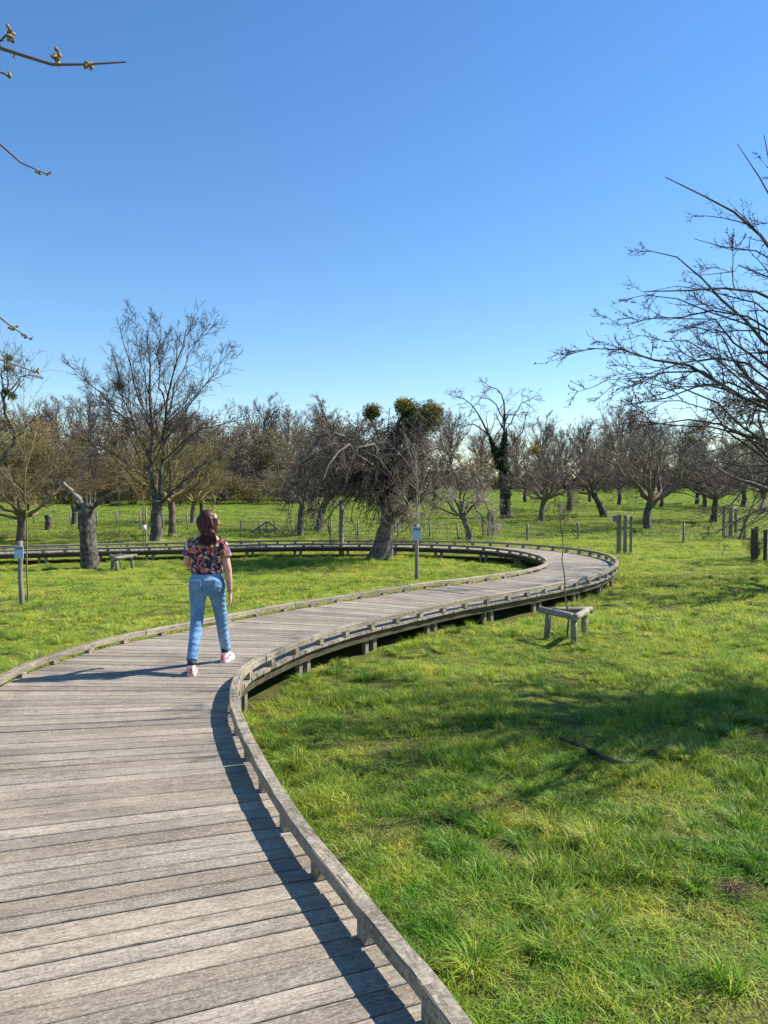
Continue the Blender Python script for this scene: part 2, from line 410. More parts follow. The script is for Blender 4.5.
def resample(C, s_new):
    s = np.concatenate([[0], np.cumsum(np.linalg.norm(np.diff(C, axis=0), axis=1))])
    return np.stack([np.interp(s_new, s, C[:, k]) for k in range(C.shape[1])], 1), s[-1]
# stations by mean arc length
CC = (RC + LC) / 2
sR = np.concatenate([[0], np.cumsum(np.linalg.norm(np.diff(RC, axis=0), axis=1))])
sL = np.concatenate([[0], np.cumsum(np.linalg.norm(np.diff(LC, axis=0), axis=1))])
sM = np.maximum.accumulate((sR + sL) / 2)
total = sM[-1]
prng = np.random.RandomState(11)
edges = [0.0]
while edges[-1] < total: edges.append(edges[-1] + prng.choice([0.118, 0.132, 0.142, 0.142, 0.155]))
edges = np.array(edges[:-1])
kk = np.interp(edges, sM, np.arange(len(sM)))
def samp(C, k):
    return np.stack([np.interp(k, np.arange(len(C)), C[:, a]) for a in range(2)], 1)
PR, PL = samp(RC, kk), samp(LC, kk)

bw = empty('boardwalk', (0, 0, 0), 'long curving raised wooden boardwalk of weathered grey planks with low kerb rails', 'boardwalk')
acc = Acc()
for a in range(len(edges) - 1):
    r0, r1, l0, l1 = PR[a], PR[a + 1], PL[a], PL[a + 1]
    gap = 0.003 + 0.0065 * prng.rand() ** 2
    def shrink(p0, p1):
        d = p1 - p0; L = np.linalg.norm(d) + 1e-9; gg = min(gap, L * 0.25); return p0 + d * gg / L, p1 - d * gg / L
    r0, r1 = shrink(r0, r1); l0, l1 = shrink(l0, l1)
    ov = 0.022 + 0.012 * prng.rand(2)
    dr = (r0 + r1 - l0 - l1); W = np.linalg.norm(dr) / 2; dr = dr / (2 * W)
    r0 = r0 + dr * ov[0]; r1 = r1 + dr * ov[0]; l0 = l0 - dr * ov[1]; l1 = l1 - dr * ov[1]
    zt = prng.normal(0, 0.0018, 2); th = 0.035; rnd = prng.rand()
    ns = 1
    b = 0.0035
    wv = np.linalg.norm((r1 - r0 + l1 - l0) / 2)
    fw = (r1 + l1 - r0 - l0); fw = fw / (np.linalg.norm(fw) + 1e-9)
    rows = [(-th, 0.0, 0), (-b * 1.3, 0.0, 0), (0, b, 0), (0, -b, 1), (-b * 1.3, 0.0, 1), (-th, 0.0, 1)]
    V = []; A = []
    for z, off, side in rows:
        for (p0, p1, u, zz) in ((l0, l1, 0, zt[0]), (r0, r1, W, zt[1])):
            p = (p1 if side else p0) + fw * off
            V.append((p[0], p[1], z + zz)); A.append((u, wv * side + off + z, rnd * 50))
    Q = [[2 * m, 2 * m + 1, 2 * m + 3, 2 * m + 2] for m in range(5)]
    Q += [[0, 2, 4, 6], [0, 6, 8, 10], [1, 7, 5, 3], [1, 11, 9, 7]]
    acc.add(V, Q, None, A)
acc.build('deck', M['deck'], bw)

# path frames along each edge at spacing
def edge_walk(C, s0, ds):
    s = np.concatenate([[0], np.cumsum(np.linalg.norm(np.diff(C, axis=0), axis=1))])
    q = np.arange(s0, s[-1] - 0.01, ds)
    P = np.stack([np.interp(q, s, C[:, a]) for a in range(2)], 1)
    P2 = np.stack([np.interp(q + 0.05, s, C[:, a]) for a in range(2)], 1); P1 = np.stack([np.interp(q - 0.05, s, C[:, a]) for a in range(2)], 1)
    T = norm(P2 - P1); return q, P, T
def visible_rank(p):
    return math.hypot(p[0], p[1]) if p[1] > 0.5 else 999
# kerb rails: boards of about 2.75 m, each a part, bent along the edge
for C in (RC, LC):
    q, P, T = edge_walk(C, 0.0, 0.055)
    nper = 50
    for a in range(0, len(q) - 3, nper):
        idx = np.arange(a, min(a + nper + 1, len(q)))
        if len(idx) < 4: continue
        pp = P[idx].copy(); tt = T[idx]
        pp[0] += tt[0] * 0.006; pp[-1] -= tt[-1] * 0.006; dz_b = prng.normal(0, 0.003); lat = prng.normal(0, 0.004)
        nn = np.stack([-tt[:, 1], tt[:, 0]], 1)
        hw, b = 0.038, 0.006; zb, zt_ = (0.08, 0.142) if C is RC else (0.048, 0.105)
        prof = [(-hw, zb), (-hw, zt_ - b), (-hw + b, zt_), (hw - b, zt_), (hw, zt_ - b), (hw, zb)]
        V = np.array([[(*(p + n_ * (o + lat)), z + dz_b) for (o, z) in prof] for p, n_ in zip(pp, nn)])
        n_s = len(idx); rn = prng.rand() * 40
        jit = vnoise(np.arange(n_s) * 0.35 + rn, np.zeros(n_s) + 2) * 0.006
        V[:, 2:4, 2] += jit[:, None] - 0.003
        s_ = (np.arange(n_s) * 0.055)
        A = np.array([[(s_[m], 0.03 * w_ + 0.2 * (w_ in (0, 1, 4, 5)), rn) for w_ in range(6)] for m in range(n_s)])
        Q = [[m * 6 + w_, m * 6 + (w_ + 1) % 6, (m + 1) * 6 + (w_ + 1) % 6, (m + 1) * 6 + w_] for m in range(n_s - 1) for w_ in range(6)]
        e = (n_s - 1) * 6
        Q += [[3, 2, 1, 0], [5, 4, 3, 0], [e, e + 1, e + 2, e + 3], [e, e + 3, e + 4, e + 5]]
        Acc().add(V, Q, None, A).build('kerb_rail', M['kerb'], bw)
# spacer blocks under the rails
blocks = []
for C in (RC, LC):
    q, P, T = edge_walk(C, 0.35, 0.57)
    for p, t in zip(P, T): blocks.append((visible_rank(p), p, t, 0.04 if C is RC else 0.024))
blocks.sort(key=lambda b_: b_[0])
rest = Acc(); nrest = 0
for m, (rk, p, t, bh) in enumerate(blocks):
    if m < 88:
        Acc().obox((p[0], p[1], bh + 0.001), (t[0], t[1], 0), (-t[1], t[0], 0), (0, 0, 1), 0.042, 0.034, bh, prng.rand() * 9).build('spacer_block', M['kerb'], bw)
    elif p[1] > -3:
        rest.obox((p[0], p[1], bh + 0.001), (t[0], t[1], 0), (-t[1], t[0], 0), (0, 0, 1), 0.042, 0.034, bh, prng.rand() * 9); nrest += 1
tag(rest.build('spacer_blocks', M['kerb'], bw), kind='stuff')
# edge joists and posts
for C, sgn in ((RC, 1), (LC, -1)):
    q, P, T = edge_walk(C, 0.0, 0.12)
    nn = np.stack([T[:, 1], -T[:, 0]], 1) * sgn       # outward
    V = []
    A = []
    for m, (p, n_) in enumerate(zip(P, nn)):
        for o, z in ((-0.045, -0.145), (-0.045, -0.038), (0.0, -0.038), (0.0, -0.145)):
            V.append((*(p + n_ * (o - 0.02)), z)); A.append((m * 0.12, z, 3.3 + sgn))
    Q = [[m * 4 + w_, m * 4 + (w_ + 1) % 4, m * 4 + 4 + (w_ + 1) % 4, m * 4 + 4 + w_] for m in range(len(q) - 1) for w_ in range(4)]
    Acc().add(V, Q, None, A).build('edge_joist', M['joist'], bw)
posts = []
for C, sgn in ((RC, 1), (LC, -1)):
    q, P, T = edge_walk(C, 0.5, 1.45)
    for p, t in zip(P, T):
        n_ = np.array([t[1], -t[0]]) * sgn
        for o in (-0.09, 0.09):
            c = p + t * o - n_ * 0.015
            posts.append((visible_rank(c), c, t, n_))
posts.sort(key=lambda b_: b_[0])
for rk, c, t, n_ in posts[:96]:
    zg = float(ground(c[0], c[1])) - 0.1
    if rk > 900 or -0.05 - zg < 0.12: continue
    hz = (-0.045 - zg) / 2
    Acc().obox((c[0] - n_[0] * 0.08, c[1] - n_[1] * 0.08, zg + hz), (0, 0, 1), (t[0], t[1], 0), (n_[0], n_[1], 0), hz, 0.04, 0.03, prng.rand() * 9).build('support_post', M['post'], bw)
# cross beams under the deck
q, P, T = edge_walk(RC, 0.5, 1.45)
kidx = np.interp(q, sR, np.arange(len(sR)))
for p, k_ in zip(P, kidx):
    l = samp(LC, np.array([k_]))[0]; d = l - p; L_ = np.linalg.norm(d); d = d / L_
    if L_ < 0.5: continue
    c = (p + l) / 2
    Acc().obox((c[0], c[1], -0.115), (d[0], d[1], 0), (-d[1], d[0], 0), (0, 0, 1), L_ / 2 - 0.16, 0.04, 0.07, prng.rand() * 9)

# ------------------------------------------------------------------ grass
def in_deck(x, y, margin=0.0):
    """inside the deck footprint, by winding over the closed outline"""
    s = -margin
    poly = np.vstack([PR[::4], PL[::-1][::4]])
    inside = np.zeros(len(x), bool)
    n_ = len(poly); jx = n_ - 1
    for ii in range(n_):
        xi, yi = poly[ii]; xj, yj = poly[jx]
        c = ((yi > y) != (yj > y)) & (x < (xj - xi) * (y - yi) / (yj - yi + 1e-12) + xi)
        inside ^= c; jx = ii
    return inside

def grass_patch(seed, nb, rad, h0, h1, wd, lean=0.5, seg=2):
    r = np.random.RandomState(seed)
    th = r.rand(nb) * 6.283; rr = rad * np.sqrt(r.rand(nb))
    # clumpiness
    cl = r.rand(nb) < 0.5; nc = 9; ci = r.randint(0, nc, nb); ca = r.rand(nc) * 6.283; cr = rad * np.sqrt(r.rand(nc))
    bx = np.where(cl, cr[ci] * np.cos(ca[ci]) + r.normal(0, rad * 0.1, nb), rr * np.cos(th))
    by = np.where(cl, cr[ci] * np.sin(ca[ci]) + r.normal(0, rad * 0.1, nb), rr * np.sin(th))
    h = h0 + (h1 - h0) * r.rand(nb) ** 1.6
    h = np.where(cl, h * 1.2, h)
    az = r.rand(nb) * 6.283; ln = lean * (0.3 + r.rand(nb)) * h
    dx, dy = np.cos(az), np.sin(az)
    fa = az + math.pi / 2 + r.normal(0, 0.6, nb); sx, sy = np.cos(fa), np.sin(fa)
    wv = wd * (0.7 + 0.6 * r.rand(nb)); z0 = -0.015
    V = np.zeros((nb, 5, 3))
    def put(i, t, w_, s):
        b = t ** 1.8
        V[:, i, 0] = bx + dx * ln * b + sx * w_ * s; V[:, i, 1] = by + dy * ln * b + sy * w_ * s
        V[:, i, 2] = z0 + h * (t - 0.35 * lean * t * t)
    put(0, 0.0, wv / 2, 1); put(1, 0.0, wv / 2, -1); put(2, 0.55, wv * 0.42, 1); put(3, 0.55, wv * 0.42, -1); put(4, 1.0, 0, 0)
    tint = np.clip(r.normal(0.42 + 0.10 * r.randn(), 0.19, nb), 0, 0.84); tint = np.where(r.rand(nb) < 0.07, 0.86 + 0.14 * r.rand(nb), tint)
    tint = np.where(cl, np.minimum(tint * 0.95, 0.84), tint)
    A = np.zeros((nb, 5, 3)); A[..., 2] = tint[:, None]; A[..., 0] = np.array([0, 0, .55, .55, 1])[None]
    b = np.arange(nb)[:, None] * 5
    Q = b + np.array([[0, 1, 3, 2]]); T = b + np.array([[2, 3, 4]])
    return V.reshape(-1, 3), Q, T, A.reshape(-1, 3)

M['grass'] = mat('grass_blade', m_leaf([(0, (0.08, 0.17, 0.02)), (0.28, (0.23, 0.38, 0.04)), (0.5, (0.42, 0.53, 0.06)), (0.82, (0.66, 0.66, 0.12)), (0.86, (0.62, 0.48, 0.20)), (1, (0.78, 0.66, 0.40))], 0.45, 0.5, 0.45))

LAY = {'pts': [], 'rot': [], 'scl': [], 'pid': []}; TUFTS = []
def grass_layer(name, pts, rots, scales, protos):
    LAY['pts'].append(pts); LAY['rot'].append(rots); LAY['scl'].append(scales)
    LAY['pid'].append(len(TUFTS) + grng.randint(0, len(protos), len(pts))); TUFTS.extend(protos)

grng = np.random.RandomState(3)
def scatter(y0, y1, step, margin):
    P = []
    y = y0
    while y < y1:
        hwid = y * 0.53 + margin
        n_ = int(2 * hwid / step)
        x = -hwid + (np.arange(n_) + grng.rand(n_)) * (2 * hwid / n_)
        P.append(np.stack([x, y + grng.rand(n_) * step], 1)); y += step
    return np.vstack(P)
def layer(name, y0, y1, step, margin, protos, amp, keepdeck=True):
    P = scatter(y0, y1, step, margin); x, y = P[:, 0], P[:, 1]
    m = ~in_deck(x, y)
    if y0 < 5: m &= ~((vnoise(x * 3.4 + 21, y * 3.4 + 8) < 0.32) & (grng.rand(len(x)) < 0.85))
    x, y = x[m], y[m]
    h = 0.62 + 1.25 * amp * (vnoise(x * 1.9 + 11, y * 1.9) ** 2) + amp * 0.6 * (vnoise(x * 0.5, y * 0.5 + 31) - 0.4)
    tus = vnoise(x * 3.1 + 5, y * 3.1 + 60); zone = np.clip((10.5 - y) / 4, 0, 1); h = h * ((0.40 + 1.25 * tus ** 1.3) * zone + 0.62 * (1 - zone))
    # worn thin spots
    thin = vnoise(x * 1.15 + 90, y * 1.15 + 17)
    h = np.where(thin < 0.2, h * 0.3, h)
    h = np.clip(h * (0.85 + 0.3 * grng.rand(len(x))), 0.25, 2.4)
    s = 0.85 + 0.35 * grng.rand(len(x))
    z = ground(x, y)
    rots = np.stack([grng.normal(0, 0.06, len(x)), grng.normal(0, 0.06, len(x)), grng.rand(len(x)) * 6.283], 1)
    return grass_layer(name, np.stack([x, y, z], 1), rots, np.stack([s, s, h], 1), protos)
layer('near', 1.0, 11.0, 0.17, 1.8, [grass_patch(s, 330, 0.17, 0.03, 0.115, 0.0046, 0.95) for s in range(7)], 1.0)
layer('middle', 11.0, 30.0, 0.36, 3.0, [grass_patch(20 + s, 520, 0.36, 0.04, 0.10, 0.007, 0.8) for s in range(5)], 0.9)
layer('far', 30.0, 135.0, 1.15, 6.0, [grass_patch(40 + s, 900, 1.15, 0.05, 0.13, 0.018, 0.7) for s in range(4)], 0.9)
# tall lush tufts: sparse in the meadow, dense along the deck edge and in the greener patches
x, y = None, None
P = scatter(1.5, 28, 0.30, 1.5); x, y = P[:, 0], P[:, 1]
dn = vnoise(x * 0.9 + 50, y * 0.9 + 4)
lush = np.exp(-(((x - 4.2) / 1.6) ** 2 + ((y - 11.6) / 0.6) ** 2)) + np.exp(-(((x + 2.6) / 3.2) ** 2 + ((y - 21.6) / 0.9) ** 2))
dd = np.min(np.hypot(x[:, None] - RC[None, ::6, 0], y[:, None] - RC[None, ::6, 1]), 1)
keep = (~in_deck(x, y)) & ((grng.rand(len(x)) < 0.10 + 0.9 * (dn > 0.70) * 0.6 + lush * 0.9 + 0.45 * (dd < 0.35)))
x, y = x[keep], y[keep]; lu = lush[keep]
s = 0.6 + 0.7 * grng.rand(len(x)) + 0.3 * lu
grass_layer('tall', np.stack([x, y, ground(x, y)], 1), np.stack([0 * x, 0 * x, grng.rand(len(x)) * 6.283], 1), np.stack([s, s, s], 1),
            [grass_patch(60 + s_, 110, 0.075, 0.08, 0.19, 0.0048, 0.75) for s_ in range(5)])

def tussock(seed, nb=170):
    r = np.random.RandomState(seed); az = r.rand(nb) * 6.283; ra = 0.055 * np.sqrt(r.rand(nb)); bx, by = ra * np.cos(az), ra * np.sin(az)
    az2 = az + r.normal(0, 0.5, nb); h = 0.07 + 0.11 * r.rand(nb); ln = h * (0.25 + 0.9 * r.rand(nb)); wv = 0.0042 * (0.7 + 0.7 * r.rand(nb))
    fa = az2 + 1.571 + r.normal(0, .4, nb); V = np.zeros((nb, 5, 3))
    for i_, (t, w_, s_) in enumerate(((0, .5, 1), (0, .5, -1), (.55, .45, 1), (.55, .45, -1), (1, 0, 0))):
        V[:, i_, 0] = bx + np.cos(az2) * ln * t ** 1.7 + np.cos(fa) * wv * w_ * s_; V[:, i_, 1] = by + np.sin(az2) * ln * t ** 1.7 + np.sin(fa) * wv * w_ * s_
        V[:, i_, 2] = -0.01 + h * (t - 0.45 * t * t)
    tint = np.clip(r.normal(0.16 + 0.26 * r.rand(), 0.12, nb), 0, 0.83); tint = np.where(r.rand(nb) < 0.08, 0.95, tint); A = np.zeros((nb, 5, 3)); A[..., 2] = tint[:, None]
    b = np.arange(nb)[:, None] * 5
    return V.reshape(-1, 3), b + np.array([[0, 1, 3, 2]]), b + np.array([[2, 3, 4]]), A.reshape(-1, 3)
P = scatter(1.5, 15, 0.24, 1.2); x, y = P[:, 0], P[:, 1]
keep = (~in_deck(x, y)) & (grng.rand(len(x)) < np.clip(1.5 * (vnoise(x * 1.3 + 3, y * 1.3 + 44) - 0.32), 0.04, 0.85) * np.clip((12.5 - y) / 3.5, 0.06, 1)); x, y = x[keep], y[keep]; s = 0.6 + 0.75 * grng.rand(len(x))
grass_layer('tussock', np.stack([x, y, ground(x, y)], 1), np.stack([0 * x, 0 * x, grng.rand(len(x)) * 6.283], 1), np.stack([s, s, s * (0.8 + 0.4 * grng.rand(len(x)))], 1), [tussock(90 + s_) for s_ in range(7)])
coll = bpy.data.collections.new('grass_tufts')
for k_, (V, Q, T, A) in enumerate(TUFTS):
    me_ = mesh_np('grass_tuft', V, Q, T, {'gr': ('FLOAT_VECTOR', A)}); me_.materials.append(M['grass'])
    coll.objects.link(bpy.data.objects.new('grass_tuft_%02d' % k_, me_))
me_ = mesh_np('grass', np.vstack(LAY['pts']), None, None, {'rot': ('FLOAT_VECTOR', np.vstack(LAY['rot'])), 'scl': ('FLOAT_VECTOR', np.vstack(LAY['scl'])), 'pid': ('FLOAT', np.concatenate(LAY['pid']))})
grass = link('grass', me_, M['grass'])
ng = bpy.data.node_groups.new('grass', 'GeometryNodeTree')
ng.interface.new_socket('Geometry', in_out='INPUT', socket_type='NodeSocketGeometry')
ng.interface.new_socket('Geometry', in_out='OUTPUT', socket_type='NodeSocketGeometry')
gi = ng.nodes.new('NodeGroupInput'); go = ng.nodes.new('NodeGroupOutput')
ip = ng.nodes.new('GeometryNodeInstanceOnPoints'); ci = ng.nodes.new('GeometryNodeCollectionInfo')
ci.inputs['Collection'].default_value = coll; ci.inputs['Separate Children'].default_value = True; ci.inputs['Reset Children'].default_value = True
ip.inputs['Pick Instance'].default_value = True
def nat(nm, ty):
    a = ng.nodes.new('GeometryNodeInputNamedAttribute'); a.data_type = ty; a.inputs['Name'].default_value = nm; return a
a1, a2, a3 = nat('rot', 'FLOAT_VECTOR'), nat('scl', 'FLOAT_VECTOR'), nat('pid', 'FLOAT')
ng.links.new(gi.outputs[0], ip.inputs['Points']); ng.links.new(ci.outputs[0], ip.inputs['Instance'])
er = ng.nodes.new('FunctionNodeEulerToRotation'); ng.links.new(a1.outputs[0], er.inputs[0])
ng.links.new(er.outputs[0], ip.inputs['Rotation']); ng.links.new(a2.outputs[0], ip.inputs['Scale']); ng.links.new(a3.outputs[0], ip.inputs['Instance Index'])
ng.links.new(ip.outputs[0], go.inputs[0])
md = grass.modifiers.new('grass', 'NODES'); md.node_group = ng
tag(grass, 'short sunlit green meadow grass with longer tufts and dry blades', 'grass', kind='stuff')
# ------------------------------------------------------------------ tree growing
def grow(r, P0, D0, L, R0, S, wand, trop, tip=0.25):
    n_ = len(P0); pts = np.zeros((n_, S + 1, 3)); pts[:, 0] = P0; d = norm(D0.copy())
    trop = np.asarray(trop, float)
    for s in range(1, S + 1):
        d = norm(d + r.normal(0, wand, (n_, 3)) + trop * (s / S))
        pts[:, s] = pts[:, s - 1] + d * (L / S)[:, None]
    t = np.linspace(0, 1, S + 1)[None]
    rad = R0[:, None] * (1 - (1 - tip) * t)
    return pts, rad
def kids(r, P, Rd, k, t0, ang, lratio, rratio, L, tpow=1.0, up=0.0):
    n_, S1, _ = P.shape
    cnt = r.poisson(k, n_) if np.isscalar(k) else k
    cnt = np.maximum(cnt, 1)
    pi = np.repeat(np.arange(n_), cnt); m = len(pi)
    t = t0 + (1 - t0) * r.rand(m) ** tpow
    f = t * (S1 - 1); i0 = np.minimum(f.astype(int), S1 - 2); fr = (f - i0)[:, None]
    a, b = P[pi, i0], P[pi, i0 + 1]
    p = a * (1 - fr) + b * fr; d = norm(b - a)
    rad = Rd[pi, i0] * (1 - fr[:, 0]) + Rd[pi, i0 + 1] * fr[:, 0]
    q = r.normal(0, 1, (m, 3)); q[:, 2] += up; q = norm(q - d * np.sum(q * d, 1, keepdims=True))
    an = np.radians(ang[0] + (ang[1] - ang[0]) * r.rand(m))[:, None]
    nd = d * np.cos(an) + q * np.sin(an)
    l = L[pi] * lratio * (1.15 - 0.65 * t) * (0.7 + 0.6 * r.rand(m))
    return p, nd, l, np.maximum(rad * rratio, 0.0015)
def branch_levels(r, P, Rd, L, levels, rmin=0.003):
    """grow further levels from given branches; levels = list of dict"""
    out = []
    for lv in levels:
        p, d, l, rr = kids(r, P, Rd, lv['k'], lv.get('t0', 0.2), lv.get('ang', (30, 65)), lv['lr'], lv.get('rr', 0.6), L, lv.get('tp', 1.0), lv.get('up', 0.3))
        rr = np.maximum(rr, lv.get('rmin', rmin))
        P, Rd = grow(r, p, d, l, rr, lv.get('S', 4), lv.get('w', 0.15), lv.get('trop', (0, 0, 0.03)), lv.get('tip', 0.35)); L = l
        out.append((P, Rd))
    return out
def resamp_poly(pts, n_):
    C = catmull3(np.asarray(pts, float)); s = np.concatenate([[0], np.cumsum(np.linalg.norm(np.diff(C, axis=0), axis=1))])
    q = np.linspace(0, s[-1], n_); return np.stack([np.interp(q, s, C[:, k]) for k in range(3)], 1), s[-1]
def catmull3(P, n=8):
    if len(P) == 2: return P
    return catmull(P, n)
def guided(limbs, S, r, jit=0.03):
    """limbs: (pts, r0, r1) -> P (N,S+1,3), R, L"""
    P = []; Rr = []; L = []
    for pts, r0, r1 in limbs:
        q, l = resamp_poly(pts, S + 1)
        j = r.normal(0, jit, q.shape); j[0] = 0; q = q + j
        P.append(q); Rr.append(r0 + (r1 - r0) * np.linspace(0, 1, S + 1) ** 0.8); L.append(l)
    return np.array(P), np.array(Rr), np.array(L)
def crown_mesh(name, lvls, sides):
    a = Acc()
    for (P, Rd), k in zip(lvls, sides):
        V, Q, A = tubes(P, Rd, k); a.add(V, Q, None, A)
    return mesh_np(name, np.vstack(a.V), np.vstack(a.Q), None, {'gr': ('FLOAT_VECTOR', np.vstack(a.A))}, True)
def trunk_mesh(r, pts, rad, k=11, flare=1.55, rough=0.06):
    q, l = resamp_poly(pts, 15); t = np.linspace(0, 1, 15)
    rr = np.interp(t, np.linspace(0, 1, len(rad)), rad) * (1 + (flare - 1) * np.exp(-t * l / 0.22))
    a = Acc().tube(q, rr, k, rough, r)
    return mesh_np('trunk', np.vstack(a.V), np.vstack(a.Q), np.vstack(a.T), {'gr': ('FLOAT_VECTOR', np.vstack(a.A))}, True), q, rr
def leafball(r, n_, rad, leaf, squash=0.85, shell=0.3, lo=0.0, hi=1.0, hot=None):
    d = norm(r.normal(0, 1, (n_, 3))); rr = rad * (shell + (1 - shell) * r.rand(n_)) * (0.85 + 0.3 * vnoise(d[:, 0] * 3 + 9, d[:, 1] * 3 + d[:, 2] * 2 + 9))
    c = d * rr[:, None] * np.array([1, 1, squash])
    u = norm(r.normal(0, 1, (n_, 3)) + d * 0.6); v = norm(np.cross(u, r.normal(0, 1, (n_, 3))))
    s = leaf * (0.6 + 0.8 * r.rand(n_))[:, None]
    V = np.stack([c - v * s * 0.3, c + u * s * 0.5 - v * 0.0 * s, c + v * s * 0.3, c - u * s * 0.5], 1)
    tint = np.clip(lo + (hi - lo) * (r.rand(n_) * 0.7 + 0.3 * (d[:, 2] * 0.5 + 0.5)), 0, 1)
    A = np.zeros((n_, 4, 3)); A[..., 2] = tint[:, None]
    return V.reshape(-1, 3), np.arange(n_ * 4).reshape(-1, 4), A.reshape(-1, 3)
def mistletoe(r, parent, loc, rad, m='mistle', n_=1500, leaf=0.06):
    V, Q, A = leafball(r, int(n_ * 0.95), rad * 1.06, leaf * 0.85); a = Acc(); a.add(V, Q, None, A)
    # green stems radiating from the middle
    k = 130; d = norm(r.normal(0, 1, (k, 3))); P, Rd = grow(r, np.zeros((k, 3)), d, rad * (0.9 + 0.25 * r.rand(k)), np.full(k, 0.007), 4, 0.16, (0, 0, 0))
    V, Q, A = tubes(P, Rd, 3); A[:, 2] = 0.4; a.add(V, Q, None, A)
    return a.build('mistletoe', M[m], parent, loc=loc)

# ---- prototypes: (trunk mesh, crown mesh); height about as given, base at origin
def proto_orchard(seed, H=5.2, spread=1.0, tr=0.19, fork=1.7, nl=6, droop=0.0, tw='a', rmin=0.006, lean=0.0, dens=1.0, up=0.35):
    r = np.random.RandomState(seed)
    top = (lean, 0.1 * r.randn(), fork)
    me_t, q, rr = trunk_mesh(r, [(0, 0, -0.15), (lean * 0.35 + 0.05 * r.randn(), 0.05 * r.randn(), fork * 0.5), top], [tr, tr * 0.82, tr * 0.8])
    limbs = []
    az0 = r.rand() * 6.28
    for k in range(nl):
        a = az0 + k * 6.283 / nl + r.normal(0, 0.25); o = (0.6 + 0.4 * r.rand()) * spread * H * 0.42; h = (H - fork) * (0.25 + 0.65 * r.rand())
        p0 = np.array(top) - np.array([0, 0, 0.12 + 0.5 * r.rand() * fork * 0.3])
        mid = p0 + np.array([math.cos(a) * o * 0.55, math.sin(a) * o * 0.55, h * (0.35 + 0.15 * r.rand())])
        end = p0 + np.array([math.cos(a + 0.3 * r.randn()) * o * 1.05, math.sin(a + 0.3 * r.randn()) * o * 1.05, h])
        limbs.append(([p0, mid, end], tr * (0.42 + 0.15 * r.rand()), tr * 0.12))
    limbs.append(([np.array(top) - (0, 0, .1), np.array(top) + (0.2 * r.randn(), 0.2 * r.randn(), (H - fork) * 0.5), np.array(top) + (0.3 * r.randn(), 0.3 * r.randn(), (H - fork) * 0.9)], tr * 0.55, tr * 0.1))
    P, Rd, L = guided(limbs, 9, r, 0.05)
    lv = branch_levels(r, P, Rd, L, [
        dict(k=7 * dens, lr=0.55, ang=(30, 75), S=6, w=0.22, rr=0.5, trop=(0, 0, up * 0.15 - droop), rmin=rmin * 2),
        dict(k=6 * dens, lr=0.55, ang=(30, 70), S=5, w=0.22, rr=0.5, trop=(0, 0, up * 0.1 - droop * 1.3), rmin=rmin * 1.3),
        dict(k=5 * dens, lr=0.55, ang=(25, 65), S=3, w=0.2, rr=0.5, trop=(0, 0, up * 0.1 - droop * 1.3), rmin=rmin),
        dict(k=2.4 * dens, lr=0.6, ang=(25, 60), S=2, w=0.15, rr=0.7, trop=(0, 0, 0.05 - droop), rmin=rmin * 0.8)], rmin)
    return me_t, crown_mesh('crown', [(P, Rd)] + lv, [7, 5, 4, 3, 3]), P
def proto_tall(seed, H=15.0, spread=0.30, tr=0.28, tw='t', dens=1.0, base=0.25, rmin=0.019, ang=(18, 42)):
    r = np.random.RandomState(seed)
    me_t, q, rr = trunk_mesh(r, [(0, 0, -0.3), (0.02 * H * r.randn() * 0.4, 0, H * 0.33), (0.02 * H * r.randn(), 0.02 * H * r.randn(), H * 0.72)], [tr, tr * 0.7, tr * 0.32], 9, 1.3)
    P = q[None]; Rd = rr[None]; L = np.array([H * 0.9])
    Pm = np.vstack([q[None, 4:], ]); 
    lv = branch_levels(r, q[None, 3:], rr[None, 3:], np.array([H * 0.72]), [
        dict(k=np.array([int(30 * dens)]), t0=0.05, lr=spread * 2.0, ang=ang, S=8, w=0.07, rr=0.5, trop=(0, 0, 0.10), rmin=rmin * 2.2, up=0),
        dict(k=8 * dens, lr=0.42, ang=(20, 50), S=5, w=0.1, rr=0.55, trop=(0, 0, 0.08), rmin=rmin * 1.3),
        dict(k=6 * dens, lr=0.5, ang=(20, 50), S=3, w=0.12, rr=0.6, trop=(0, 0, 0.06), rmin=rmin),
        dict(k=2.5 * dens, lr=0.6, ang=(20, 45), S=2, w=0.1, rr=0.7, trop=(0, 0, 0.05), rmin=rmin * 0.8)], rmin)
    return me_t, crown_mesh('crown', lv, [5, 4, 3, 3]), None
